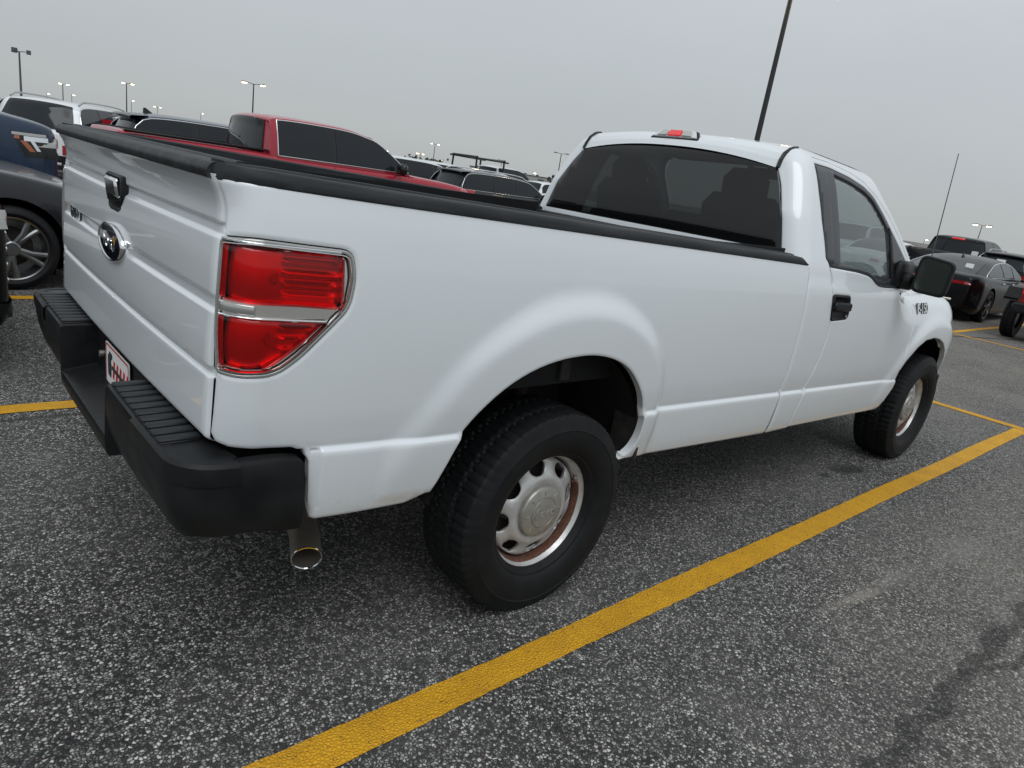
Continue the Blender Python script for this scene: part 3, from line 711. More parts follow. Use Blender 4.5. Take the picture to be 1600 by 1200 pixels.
dv = sorted(set(frange(.50, 1.94, 56)+[.731,.736,.741,.744,.747,.750,.754,.758]))
cs_out = [(1.575,.522),(1.789,.530)]+DREAR[::-1]+GAP[1:]+[(2.958,1.455),(2.90,1.515),(2.765,1.645),(2.64,1.744),(2.565,1.80),(2.51,1.86),(2.47,1.928),(2.2,1.932),(1.95,1.932),(1.75,1.932),(1.585,1.930),(1.50,1.915),(1.445,1.882),(1.408,1.806),(1.425,1.724),(1.436,1.577),(1.434,1.429),(1.435,1.36),(1.45,1.30),(1.575,1.30),(1.566,1.188),(1.566,.933),(1.574,.729)]
cs = panel('cab_side', cs_out, cab, 'white', TR, ref=(-.4, -1, .3), us=sorted(frange(1.41, 1.62, 18)+frange(1.64, 2.96, 44)), vs=dv, step=.024, bstep=.014, depth=.03, ring=.007)
flipped(cs, 'cab_side', TR)
door_out = DREAR[::-1]+GAP[1:]+DFRONT[::-1][1:]
DH = rounded([(1.845,1.262,.02),(2.058,1.262,.02),(2.075,1.19),(2.070,1.135,.025),(1.868,1.122,.025),(1.850,1.19)], .015)
dr = panel('door', door_out, cab, 'white', TR, ref=(0, -1, 0), us=frange(1.6, 3.12, 60), vs=dv, step=.026, bstep=.016, depth=.03, ring=.007, holes=[WIN, sc_(DH, .004)])
fd_out = [(3.0,.540)]+[(u+3.62, v) for u, v in FARCH[1:]]+[(4.02,.62),(4.10,.70),(4.20,.74),(4.28,.80),(4.32,.95),(4.33,1.10),(4.30,1.22),(4.24,1.30),(3.9,1.318),(3.4,1.325),(3.05,1.32),(3.07,1.27),(3.110,1.20),(3.118,1.12),(3.108,1.02),(3.100,.90),(3.105,.767),(3.098,.69),(3.045,.60)]
fd = panel('front_fender', fd_out, side, 'white', TR, ref=(0, -1, .1), vs=sorted(frange(.50, 1.33, 36)+[.731,.736,.741,.744,.747,.750,.754,.758]), step=.026, bstep=.015, depth=.03, ring=.008)
flipped(fd, 'front_fender', TR)
# black window surround, glass, division bar and sail panel
GL = rounded([(1.905,1.840,.01),(2.116,1.828),(2.290,1.805),(2.395,1.772),(2.505,1.698),(2.585,1.632,.02),(2.60,1.37,.01),(2.50,1.352),(2.42,1.358),(2.293,1.400),(2.119,1.412),(1.918,1.418,.01)], .03)
sr = panel('window_surround', sc_(WIN, .001), cab, 'satin', dr, ref=(0, -1, 0), step=.024, holes=[GL], off=-.002, depth=.02, lip=.003)
pn = panel('pillar_trim', rounded([(1.655,1.852),(1.80,1.858),(1.832,1.60),(1.838,1.408),(1.775,1.402,.02),(1.738,1.425),(1.715,1.584)], .01), cab, 'satin', dr, ref=(0, -1, 0), step=.03, off=.002, depth=.006, lip=.003)
gl = panel('window_glass', sc_(GL, -.003), cab, 'tint2', dr, ref=(0, -1, 0), step=.03, off=-.010, depth=0)
panel('division_bar', rounded([(2.585,1.655),(2.625,1.625),(2.640,1.335),(2.60,1.335)], .008), cab, 'plastic', dr, ref=(0, -1, 0), step=.03, off=.004, depth=.01)
dl = flipped(dr, 'door', TR)
for ch in list(dr.children): flipped(ch, ch.name.split('.')[0], dl)
# door handle: black recess with paddle
hd = panel('handle', DH, cab, 'plastic', dr, ref=(0, -1, 0), step=.010, off=.005, depth=.012, lip=.006, drop=.004,
           warp=lambda u, v: -.018*sstep(1.87, 1.89, u)*(1-sstep(2.035, 2.055, u))*sstep(1.140, 1.152, v)*(1-sstep(1.236, 1.248, v)))
q = MB(); q.box((0, 0, 0), (.195, .024, .046), bev=.009); a_ = Vector(cab(1.955, 1.205)); pd_ = q.obj('handle_lever', 'plastic', dr); pd_.location = a_+Vector((0, -.012, -.004)); pd_.rotation_euler.y = R(1.8)
q = MB(); q.tube([a_+Vector((.085, -.004, -.055)), a_+Vector((.085, -.010, -.055))], .008, 14); q.obj('key_lock', 'dchrome', dr)
# roof, windshield, rear glass
RC_ = [(1.565,1.806,.648,1.545,1.866),(1.582,1.845,.645,1.560,1.893),(1.604,1.878,.645,1.585,1.918),(1.65,1.908,.648,1.64,1.945),(1.74,1.928,.656,1.76,1.962),(1.95,1.931,.656,1.95,1.970),(2.2,1.931,.656,2.2,1.972),(2.35,1.930,.658,2.42,1.966),(2.47,1.926,.662,2.58,1.955),(2.475,1.925,.664,2.64,1.943)]
def roofp(i, s_):
    i = min(max(i, 0), len(RC_)-1.0001); k = int(i); f_ = i-k; a, b = RC_[k], RC_[k+1]; v_ = [lerp(p, q_, f_) for p, q_ in zip(a, b)]
    w_ = 1-abs(s_)**2.4; x = lerp(v_[0], v_[3], w_); z = lerp(v_[1], v_[4], 1-abs(s_)**2.2); return (x, v_[2]*s_, z-K*x)
q = MB(); q.grid(frange(0, 9, 54), frange(-1, 1, 40), roofp, flip=False); rf = q.obj('roof', 'white', TR, ang=70)
APB = [(2.475,1.925,.664),(2.52,1.862,.72),(2.575,1.80,.78),(2.65,1.744,.805),(2.775,1.645,.845),(2.905,1.515,.885),(3.0,1.40,.90),(3.06,1.33,.90)]
def wind(i, s_):
    i = min(max(i, 0), len(APB)-1.0001); k = int(i); f_ = i-k; a, b = APB[k], APB[k+1]; v_ = [lerp(p, q_, f_) for p, q_ in zip(a, b)]
    x = v_[0]+(.165+.05*i/7)*(1-s_*s_); return (x, v_[2]*s_*.985, v_[1]+.018*(1-s_*s_)*(1-i/7)-K*x)
q = MB(); q.grid(frange(0, 7, 28), frange(-1, 1, 24), wind); q.obj('windshield', 'wind', TR)
def rearf(y, zb):
    Y = interp(YCAB, zb) if zb > 1.30 else .958
    Xs = interp([(.5,1.60),(1.38,1.575),(1.60,1.60),(1.85,1.685),(1.93,1.74)], zb); a = abs(y); lim = Y-RCB
    if a <= lim: x = Xs-RCB-.045*(1-(a/lim)**2)
    else:
        s_ = min(.999, (a-lim)/RCB); x = Xs-RCB*math.cos(math.asin(s_))
    return (x, y, zb-K*x)
RG = rounded([(-.822,1.428,.02),(.822,1.428,.02),(.775,1.577),(.703,1.724),(.650,1.812,.03),(.45,1.842),(.2,1.857),(0,1.861),(-.2,1.857),(-.45,1.842),(-.650,1.812,.03),(-.703,1.724),(-.775,1.577)], .02)
q = MB(); q.grid(frange(-.86, .86, 30), frange(1.10, 1.425, 8), rearf, flip=True); q.obj('cab_rear_panel', 'white', TR, ang=70)
panel('rear_window', RG, rearf, 'tint', TR, ref=(-1, 0, 0), step=.06, off=-.001, depth=.006, lip=.004)
panel('window_gasket', sc_(RG, -.008), rearf, 'gloss', TR, ref=(-1, 0, 0), step=.03, holes=[sc_(RG, .010)], off=-.006, depth=.015, lip=.003)
for s_ in (-1, 1):      # black ditch mouldings between the roof skin and cab sides
    q = MB(); P_ = [Vector(roofp(i, s_))+Vector((0, s_*.005, 0.001)) for i in frange(0, 3.5, 18)]+[Vector(roofp(i, s_))+Vector((0, s_*.002, -.006-.006*(i-3.5))) for i in frange(3.7, 6, 8)]; q.tube(P_, [.011]*19+[.007]*9, 8); q.obj('roof_moulding', 'gloss', TR)
# third brake light
tb = rounded([(-.165,-.030,.012),(.165,-.030,.012),(.135,.030,.012),(-.135,.030,.012)], .01)
c0 = Vector((1.588, 0, 1.874)); ax_u = Vector((.62, 0, .78)).normalized(); nrm = Vector((-.78, 0, .62)).normalized()
def onroof(p, h, base): return tuple(Vector(base)+Vector((0, -p[0], 0))+ax_u*p[1]+nrm*(h-.35*p[0]**2))
def slab(P, h0, h1, name, mt, par, base=c0):
    q = MB(); n = len(P); V = [onroof(p, h0, base) for p in P]+[onroof(p, h1-.003, base) for p in P]+[onroof((p[0]*.97, p[1]*.93), h1, base) for p in P]
    F = [(j*n+i, j*n+(i+1) % n, (j+1)*n+(i+1) % n, (j+1)*n+i) for j in range(2) for i in range(n)]+[tuple(range(2*n, 3*n))]; q.add(V, q._fix(V, F)); return q.obj(name, mt, par, ang=30)
tl = slab(tb, -.03, .010, 'third_brake_light', 'gloss', TR)
slab([(x*.90, y*.74+.001) for x, y in tb], .008, .017, 'light_housing', 'wpaint', tl)
slab(rounded([(-.045,-.019),(.045,-.019),(.042,.019),(-.042,.019)], .005), .014, .0205, 'brake_lens', 'redlit', tl)
for s_ in (-1, 1): slab(rounded([(s_*.052,-.018),(s_*.118,-.017),(s_*.102,.018),(s_*.050,.019)], .006), .014, .0200, 'cargo_lens', mat('frosted_lens', (.50, .50, .47), .3, .2, 1) if s_ < 0 else bpy.data.materials['frosted_lens'], tl)
# interior
def seat(y):
    q = MB(); q.box((2.10, y, 1.02), (.56, .56, .16), bev=.05); s1 = q.obj('seat', 'seat', TR)
    q = MB(); q.box((1.80, y, 1.33), (.15, .50, .58), Matrix.Rotation(R(-12), 3, 'Y'), bev=.07); q.obj('seat_back', 'seat', s1, ang=50)
    q = MB(); q.box((1.735, y, 1.655), (.12, .27, .19), Matrix.Rotation(R(-8), 3, 'Y'), bev=.058); q.tube([(1.75, y-.06, 1.5), (1.74, y-.06, 1.6)], .008, 6); q.tube([(1.75, y+.06, 1.5), (1.74, y+.06, 1.6)], .008, 6); q.obj('headrest', 'seat', s1, ang=50)
seat(.40); seat(-.40)
q = MB(); q.box((2.0, 0, 1.0), (.5, .26, .2), bev=.03); q.box((1.85, 0, 1.27), (.16, .26, .42), bev=.03); q.obj('centre_seat', 'seat', TR)
q = MB(); q.box((2.86, 0, 1.14), (.40, 1.66, .24), bev=.06); q.box((2.72, .40, 1.27), (.14, .42, .08), bev=.03); q.obj('dashboard', 'cabin', TR)
q = MB(); q.lathe([(.19, -.014), (.202, 0), (.19, .014), (.178, 0)], 36, 'x', close=True, c=(0, 0, 0)); q.box((0, 0, 0), (.05, .12, .12), bev=.03); q.box((0, 0, 0), (.02, .36, .035)); st_ = q.obj('steering_wheel', 'cabin', TR); st_.location = (2.50, .42, 1.23); st_.rotation_euler.y = R(24)
q = MB(); q.box((2.15, 0, .82), (1.5, 1.75, .10)); q.box((2.45, .905, 1.05), (1.2, .03, .5)); q.box((2.35, -.905, 1.05), (1.1, .03, .5)); q.box((1.60, 0, 1.08), (.03, 1.7, .5)); q.obj('cab_floor', 'cabin', TR)
q = MB(); q.grid(frange(1.2, 8.6, 16), frange(-.93, .93, 12), lambda a, b: tuple(Vector(roofp(a, b))-Vector((0, 0, .035)))); q.obj('headliner', 'cabin', TR)
q = MB(); q.box((2.62, 0, 1.79), (.02, .24, .065), bev=.01); q.tube([(2.63, 0, 1.80), (2.68, 0, 1.88)], .01, 8); q.obj('interior_mirror', 'cabin', TR)
# mirrors
def mirror(s_):
    par = dr if s_ < 0 else dl
    q = MB(); sec = rounded([(-.097,-.103,.045),(.088,-.112,.04),(.097,.090,.035),(-.083,.112,.045)], .04, 6); n = len(sec); V = []
    for d, k in ((0, .93), (.006, .985), (.03, 1.0), (.07, .96), (.11, .84), (.14, .62)): V += [(d, s_*(-p)*k*-1 if False else s_*p*k, z_*k) for p, z_ in sec]
    F = [(j*n+i, j*n+(i+1) % n, (j+1)*n+(i+1) % n, (j+1)*n+i) for j in range(5) for i in range(n)]+[tuple(reversed(range(n))), tuple(range(5*n, 6*n))]
    q.add(V, q._fix(V, F)); o = q.obj('mirror', 'plastic', par, ang=40); o.location = MLOC if s_ < 0 else (MLOC[0], -MLOC[1], MLOC[2]); o.rotation_euler = (0, 0, R(8)*s_*-1)
    q = MB(); V = [(-.004, s_*p*.82, z_*.84) for p, z_ in sec]; q.add(V, [tuple(range(n))] if s_ > 0 else [tuple(reversed(range(n)))]); m_ = q.obj('mirror_glass', 'mirror', o)
    q = MB(); a = Vector(o.location)+Vector((.07, -s_*.11, -.06)); b = Vector((MLOC[0]+.10, s_*.93, MLOC[2]-.05)); q.box((a+b)/2, (.11, (a-b).length+.02, .10), bev=.03)
    q.box((MLOC[0]+.09, s_*.945, MLOC[2]-.02), (.22, .05, .15), bev=.02); q.obj('mirror_arm', 'plastic', par, ang=50)
MLOC = (2.66, -1.13, 1.345)
mirror(-1); mirror(1)
# badges on the fender
fb = Vector(side(3.27, 1.212)); r_ = Vector(side(3.40, 1.215))-Vector(side(3.14, 1.205))
n0 = Vector((0, -1, .30)).normalized()
fbk = text('fender_badge', 'F-150', .088, .003, fb+n0*.004, r_, (0, .30, 1), 'gloss', TR, bold=.005)
text('badge_lettering', 'F-150', .088, .002, fb+n0*.0085, r_, (0, .30, 1), 'chrome', fbk, bold=.002)
# antenna
an = MB(); an.tube([(3.655, -.80, 1.19), (3.64, -.80, 1.24)], .014, 10); an.obj('antenna_base', 'gloss', TR)
an = MB(); an.tube([(3.64, -.80, 1.235), (3.49, -.80, 2.093)], [.0042, .0026], 8); an.obj('antenna_mast', 'pole', TR)
# hood and nose
def hood(x, s_):
    y0 = abs(side(min(x, 4.24), 1.305)[1])-.0; z = 1.318+.055*(1-abs(s_)**2.2)-.02*sstep(3.9, 4.35, x)-.03*max(0, (x-4.2)/.15)
    return (x, y0*s_, z-K*x)
q = MB(); q.grid(frange(3.08, 4.34, 26), frange(-.985, .985, 24), hood); q.obj('hood', 'white', TR, ang=60)
q = MB(); q.box((3.03, 0, 1.21), (.14, 1.72, .05), Matrix.Rotation(R(12), 3, 'Y'), bev=.01); q.obj('cowl', 'plastic', TR)
q = MB(); q.box((4.30, 0, .93), (.10, 1.28, .36), bev=.03)
for k in range(3): q.box((4.355, 0, .82+k*.11), (.02, 1.20, .035), bev=.008)
q.obj('grille', 'chrome', TR)
for s_ in (-1, 1): q = MB(); q.box((4.20, s_*.72, .98), (.20, .22, .30), bev=.05); q.obj('headlight', 'clear', TR)
q = MB(); n = 28
def fbump(s_, j):
    a = s_; y = .90*a; x = 4.50-.34*abs(a)**2.6; prof = [(-.10,.20),(-.01,.18),(0,.10),(0,-.02),(-.03,-.12),(-.12,-.16)][j]; return (x+prof[0], y*.985, .60+prof[1])
q.grid(frange(-1, 1, n), range(6), lambda a, b: fbump(a, b)); q.obj('front_bumper', 'chrome', TR, ang=40)
q = MB(); q.grid(frange(-1, 1, n), range(4), lambda a, b: (4.36-.32*abs(a)**3.2+(-.06, .02, 0, -.25)[b], .84*a, (.52, .47, .38, .35)[b])); q.obj('air_dam', 'plastic', TR)
for s_ in (-1, 1): q = MB(); q.box((4.10, s_*.88, .56), (.12, .12, .12), bev=.03); q.obj('bumper_end', 'plastic', TR)

# ---- rear step bumper
def st(y):     # centre and pad stations
    return y
stations = []   # (outer xy, inner xy, ztop_out, ztop_in, zbot, inset at bottom)
for y_ in (0, -.12, -.24, -.318): stations.append(((-1.268, y_), (-1.150, y_), .618, .636, .552, .012))
stations.append(((-1.268, -.326), (-1.150, -.326), .622, .64, .552, .012))
stations.append(((-1.266, -.334), (-1.150, -.334), .780, .782, .556, .03))
for y_ in (-.345, -.42, -.52, -.62, -.70, -.77, -.83): stations.append(((-1.266+.004*sstep(-.6, -.83, y_), y_), (-1.150, y_), .785, .785, .558, .046))
for k in range(1, 8):
    a = k/7*PI/2; ox = -1.262+.105*(1-math.cos(a))*1.02; oy = -.862-.106*math.sin(a); stations.append(((ox, oy), (-1.14+.03*k/7, -.84-.085*k/7), lerp(.785, .777, k/7), lerp(.785, .777, k/7), lerp(.560, .582, min(1, k/4)), lerp(.046, .02, k/7)))
for x_, zt_ in ((-1.13,.776),(-1.118,.775),(-1.110,.773),(-1.05,.772),(-1.0,.769),(-.965,.762),(-.950,.748),(-.942,.71)): stations.append(((x_, -.970+.012*sstep(-1.1, -.94, x_)), (x_, -.925), zt_, zt_, .582-.030*sstep(-1.10, -.95, x_)+(.012 if x_ > -.94 else 0), .012))
def bump_sec(s_):
    (ox, oy), (ix, iy), zo, zi, zb_, ins = s_; L_ = math.hypot(ix-ox, iy-oy); dx, dy = (ix-ox)/L_, (iy-oy)/L_
    P = lambda d, z: (ox+dx*d, oy+dy*d, z); b = min(.012, L_*.3); h_ = zo-zb_
    return [P(L_, zb_+.02), P(L_, zi), P(L_*.5, (zi+zo)/2), P(b, zo), P(b*.3, zo-b*.3), P(0, zo-b), P(.0, zb_+h_*.62), P(ins*.15, zb_+h_*.40), P(ins*.55, zb_+h_*.12), P(ins, zb_), P(ins+.03 if L_ > .08 else L_*.8, zb_+.004)]
V_ = []
for s_ in stations: V_ += bump_sec(s_)
n_ = 11; F_ = [(i*n_+k, i*n_+(k+1) % n_, (i+1)*n_+(k+1) % n_, (i+1)*n_+k) for i in range(len(stations)-1) for k in range(n_)]+[tuple(reversed(range((len(stations)-1)*n_, len(stations)*n_)))]
q = MB().add(V_, F_); q.mirror_y(); BP = q.obj('rear_bumper', 'plastic', TR, ang=38)
q = MB(); q.box((-1.135, 0, .71), (.03, .68, .17)); q.box((-1.14, -.338, .70), (.10, .015, .16)); q.box((-1.14, .338, .70), (.10, .015, .16)); q.obj('plate_recess', 'plastic', BP)
# raised lip round the corner
q = MB(); V_ = []; ls = stations[9:22]
for s_ in ls:
    (ox, oy), (ix, iy), zo, zi, zb_, ins = s_; L_ = math.hypot(ix-ox, iy-oy); dx, dy = (ix-ox)/L_, (iy-oy)/L_
    P = lambda d, z: (ox+dx*d, oy+dy*d, z); V_ += [P(.03, zo+.002), P(.006, zo+.002), P(-.005, zo-.006), P(-.007, zo-.030), P(-.005, zo-.052), P(.004, zo-.058)]
F_ = [(i*6+k, i*6+k+1, (i+1)*6+k+1, (i+1)*6+k) for i in range(len(ls)-1) for k in range(5)]; q.add(V_, F_); q.add([V_[-6+k] for k in range(6)], [tuple(range(6))]); bl_ = q.obj('bumper_lip', 'plastic', BP, ang=30); flipped(bl_, 'bumper_lip', BP)
for s_ in (-1, 1):
    q = MB(); q.box((-1.205, s_*.585, .7865), (.098, .47, .006), bev=.002); pad = q.obj('step_pad', 'plastic', BP)
    for k in range(10):
        q = MB(); q.box((-1.205, s_*(.372+k*.0475), .7915), (.100, .033, .009), bev=.0035)
        rb_ = q.obj('tread_rib', 'rail', BP)
# number plate: white dealer plate with a dark and red print
q = MB(); P_ = rounded([(-.152,-.076,.014),(.152,-.076,.014),(.152,.076,.014),(-.152,.076,.014)], .014, 4)
PX = -1.158
q.prism(P_, 0, .003, lambda a, b, h: (PX-h, -a+.0, .700+b)); pl = q.obj('number_plate', 'paper', BP)
def flat(P, h, name, mt):
    q = MB(); q.prism(P, h, h+.0008, lambda a, b, t: (PX-t, -a, .700+b)); return q.obj(name, mt, pl, smooth=False)
q = MB(); out_ = rounded([(-.148,-.072,.012),(.148,-.072,.012),(.148,.072,.012),(-.148,.072,.012)], .012, 4); in_ = [(a*.955, b*.91) for a, b in out_]; n = len(out_)
q.add([(PX-.0036, -a, .7+b) for a, b in out_+in_], [(i, (i+1) % n, n+(i+1) % n, n+i) for i in range(n)]); q.obj('plate_border', 'redink', pl, smooth=False)
flat(rounded([(-.115,-.035,.01),(-.075,-.04,.01),(-.07,.0),(-.085,.045,.015),(-.12,.035,.01)], .01), .0033, 'plate_print', 'ink')
flat(rounded([(-.098,.02,.01),(-.060,.030,.01),(-.056,.048),(-.098,.052)], .008), .0042, 'plate_print', 'ink')
for k in range(5): x_ = -.055+k*.042; flat([(x_, -.030),(x_+.020, -.034),(x_+.034,.030),(x_+.016,.034)], .0033, 'plate_stripe', 'redink')
flat([(-.06,-.004),(.13,-.010),(.13,.004),(-.06,.010)], .0043, 'plate_stripe', 'ink')
q = MB(); q.tube([(-1.150, .245, .70), (-1.162, .245, .70)], .012, 16); q.obj('trailer_socket', 'dchrome', BP)
# ---- underbody
q = MB(); q.tube([(-.20, -.62, .50), (-.52, -.64, .45), (-.80, -.60, .46), (-.800, -.66, .405), (-.812, -.72, .372), (-.842, -.80, .350)], .046, 24, caps=False); q.tube([(-.20, -.62, .50), (-.52, -.64, .45), (-.80, -.60, .46), (-.800, -.66, .405), (-.812, -.72, .372), (-.842, -.80, .350)], .042, 24, caps=False); q.lathe([(.034, 0), (.0375, 0)], 24, 'x'); 
q.V = q.V[:-48]; q.F = [f for f in q.F if max(f) < len(q.V)]
xp_ = q.obj('exhaust_pipe', 'pipe', TR)
d_ = Vector((-.030, -.08, -.022)).normalized(); a_ = d_.cross(Vector((0, 0, 1))).normalized(); b_ = a_.cross(d_); q = MB(); cP = [Vector((-.842, -.80, .350))+(a_*math.cos(k*PI/16)+b_*math.sin(k*PI/16))*.044 for k in range(33)]; q.tube(cP, .0026, 6, caps=False); q.obj('pipe_rim', 'chrome', xp_)
q = MB(); q.box((-.18, -.60, .505), (.42, .12, .13), bev=.05); q.obj('muffler', 'rusty', TR)
for s_ in (-1, 1):
    q = MB(); q.box((1.7, s_*.43, .60), (5.6, .08, .15)); q.obj('frame_rail', 'dark', TR)
    q = MB(); q.tube([(-.70, s_*.60, .56), (-.35, s_*.60, .44), (0, s_*.60, .40), (.35, s_*.60, .44), (.72, s_*.60, .58)], .035, 8); q.obj('leaf_spring', 'rusty', TR)
    q = MB(); q.tube([(.10, s_*.56, .40), (.24, s_*.50, .78)], .032, 12); q.obj('shock_absorber', 'rusty', TR)
q = MB(); q.tube([(0, -.80, .38), (0, .80, .38)], .045, 14); q.tube([(3.67, -.80, .38), (3.67, .80, .38)], .04, 12); q.lathe([(.02, -.14), (.13, -.09), (.15, 0), (.13, .09), (.02, .14)], 20, 'x', c=(0, .0, .38)); q.obj('axle', 'rusty', TR)
q = MB(); q.tube([(.1, 0, .38), (1.6, 0, .44), (3.0, 0, .46)], .04, 12); q.obj('drive_shaft', 'dark', TR)
q = MB(); q.box((1.15, .30, .50), (1.1, .34, .22), bev=.05); q.box((2.6, 0, .50), (1.2, .6, .26), bev=.06); q.box((3.7, 0, .62), (.9, .7, .4), bev=.08); q.obj('underbody', 'dark', TR)
for c_, d_ in (((2.3, 0, .585), (1.5, 1.76, .03)), ((.98, .0, .70), (.9, 1.80, .03)), ((-.82, 0, .72), (.5, 1.74, .03))): q = MB(); q.box(c_, d_); q.obj('floor_pan', 'dark', TR)
q = MB(); q.lathe([(.20, .45), (.30, .40), (.34, .46), (.34, .56), (.30, .62), (.1, .62)], 32, 'z', c=(-.72, 0, 0)); q.obj('spare_tyre', 'tyre', TR)
for s_ in (-1, 1):
    for cx, nm in ((0, 'r'), (3.62, 'f')):
        q = MB(); rad = .50 if nm == 'r' else .52
        P_ = [(-.50, .56)]+[(rad*math.cos(a)-.02, .52+rad*.98*math.sin(a)) for a in frange(PI, 0, 18)]+[(.45, .54)]
        n = len(P_); V_ = [(cx+x_, s_*y_, z_-K*cx) for y_ in (.935, .50) for x_, z_ in P_]; F_ = [(i, i+1, n+i+1, n+i) for i in range(n-1)]+[tuple(range(n, 2*n))]
        q.add(V_, F_); q.obj('wheel_well', 'dark', TR)
for s_ in (-1,):
    q = MB(); q.grid(frange(-.18, .30, 10), [0, 1], lambda a, b: (a, -.915+.10*b, .985-.30*a*a-.035*b)); q.box((.06, -.86, .90), (.05, .04, .08), bev=.004); q.box((-.05, -.80, .94), (.40, .03, .05)); q.obj('arch_bracket', 'rusty', TR)
    q = MB(); q.box((.455, -.90, .70), (.012, .14, .34)); q.obj('splash_edge', 'rusty', TR)

# ---- wheels
TY_PROF = [(.218,-.088),(.226,-.100),(.236,-.111),(.244,-.113),(.250,-.1195),(.262,-.1265),(.285,-.1335),(.312,-.1355),(.330,-.1345),(.333,-.1365),(.337,-.134),(.352,-.128),(.364,-.121)]
def tyre_mesh():
    N = 264; V = []; F = []
    yy_ = [-.121,-.112,-.103,-.094,-.085,-.079,-.073,-.060,-.050,-.044,-.038,-.026,-.014,-.007,0]; yy_ = yy_+[-y for y in yy_[-2::-1]]
    def rad(th, y):
        a = abs(y); r0 = .3895-.9*max(0, a-.085)**1.6*1.0-.18*a*a-(.010 if a > .115 else 0)
        pitch = 2*PI/66; ph = (th/pitch) % 1; g_ = 0
        z1 = .0435+.006*(1 if ph < .5 else -1); 
        if abs(a-z1) < .0055: g_ = .0095
        if a < .007 and False: g_ = .008
        if a > .05 and ((ph+(.25 if y > 0 else 0)) % 1) < .13: g_ = .0042
        if a < .05 and ((ph+a*9) % 1) < .14: g_ = .0055
        return r0-g_
    rows = []
    for r, y in TY_PROF: rows.append((r, y))
    n1 = len(rows)
    for i in range(N):
        th = 2*PI*i/N
        ring = [(r, y) for r, y in TY_PROF]
        # shoulder lugs reach down the sidewall
        ring2 = [(rad(th, y), y) for y in yy_]; sh = .003*(1 if (th/(2*PI/66)) % 1 > .16 else 0)
        ring[-1] = (.366, -.121-sh*.6); ring[-2] = (.354, -.128-sh*.5)
        full = ring+ring2+[(r, -y) for r, y in TY_PROF[::-1]]
        for r, y in full: V.append((r*math.cos(th), y, r*math.sin(th)))
    m_ = len(TY_PROF)*2+len(yy_)
    for i in range(N):
        for k in range(m_-1): a, b = i*m_, ((i+1) % N)*m_; F.append((a+k, a+k+1, b+k+1, b+k))
    return mesh('tyre', V, F, True, 28)
tyre_me = tyre_mesh()
def settle(me, zc):
    m2 = me.copy()
    for v in m2.vertices:
        if v.co.z < -zc: v.co.z = -zc
    return m2
q = MB(); q.lathe([(.222,-.088),(.235,-.094),(.2375,-.099),(.236,-.1035),(.230,-.1040),(.2265,-.100),(.2235,-.090),(.2165,-.078),(.2120,-.072),(.2065,-.064),(.2035,-.050),(.2030,.02),(.212,.08),(.225,.11)], 96)
barrel_me = mesh('rim', q.V, [tuple(reversed(f)) for f in q.F], True, 60)
HOLES = []
for k in range(8):
    a = 2*PI*k/8+.2; c_, s__ = math.cos(a), math.sin(a)
    P_ = rounded([(.145,-.024),(.164,-.038),(.184,-.028),(.189,0),(.184,.028),(.164,.038),(.145,.024),(.141,0)], .014, 3); HOLES.append([(p*c_-r_*s__, p*s__+r_*c_) for p, r_ in P_])
def disc(x, z):
    r = math.hypot(x, z); a = math.atan2(z, x)
    y = -interp(DT, r); k = (math.cos(8*(a-.2))+1)/2       # 1 at the holes
    y += .010*k*math.exp(-((r-.166)/.022)**2)-.006*(1-k)*math.exp(-((r-.175)/.02)**2)
    return (x, y, z)
DT = smooth_tab([(.06,.060),(.088,.062),(.100,.070),(.118,.0765),(.135,.073),(.155,.060),(.175,.050),(.190,.046),(.200,.034)])
circ = [((.1975+.004*math.cos(8*(2*PI*k/96-.2)+PI))*math.cos(2*PI*k/96), (.1975+.004*math.cos(8*(2*PI*k/96-.2)+PI))*math.sin(2*PI*k/96)) for k in range(96)]
ce = [(.07*math.cos(2*PI*k/40), .07*math.sin(2*PI*k/40)) for k in range(40)]
dsk = panel('wheel_disc', circ, disc, 'rim', None, ref=(0, -1, 0), step=.0075, bstep=.008, holes=HOLES+[ce], depth=.012, lip=.003, drop=.002); disc_me = dsk.data; bpy.data.objects.remove(dsk)
q = MB(); q.lathe([(.100,-.066),(.1005,-.084),(.097,-.090),(.090,-.0925),(.0615,-.0975),(.0600,-.0945),(.0580,-.0945),(.0565,-.0985),(.03,-.1005),(.001,-.101)], 64)
for k in range(8): a = 2*PI*k/8+.1; q.box((.078*math.cos(a), -.0955, .078*math.sin(a)), (.016, .004, .0035), Matrix.Rotation(-a, 3, 'Y'))
cap_me = mesh('hub_cap', q.V, q.F, True, 30)
ft = text_mesh('Ford', .052, .0012, .35)
def wheel(x, s_, z=.381, steer=0, spin=0, par=TR):
    w = empty('wheel', (x, s_*.851, z), 0, par); w.rotation_euler.z = R(180 if s_ > 0 else 0)+R(steer)
    for nm, me, mt in (('tyre', settle(tyre_me, z), 'tyre'), ('rim', barrel_me, 'rim'), ('wheel_disc', disc_me, 'rim'), ('hub_cap', cap_me, 'cap')):
        o = link(nm, me, mt, w)
        if nm != 'tyre': o.rotation_euler.y = spin
    q = MB(); q.lathe([(.05, -.02), (.16, -.01), (.165, .02), (.05, .04)], 32); q.obj('brake_drum', 'rusty', w)
    q = MB(); q.tube([(.19*math.cos(3.0+spin), -.05, .19*math.sin(3.0+spin)), (.175*math.cos(3.0+spin), -.085, .175*math.sin(3.0+spin))], .005, 8); q.obj('valve_stem', 'gloss', w)
    me = ft.copy()
    o = link('cap_script', me, 'cap', w); o.rotation_euler = (R(90), R(-50)*0, 0); o.location = (0, -.1012, 0)
wheel(0, -1, spin=.05); wheel(3.67, -1, z=.381, spin=.6, steer=0); wheel(0, 1, spin=1); wheel(3.67, 1, spin=2)
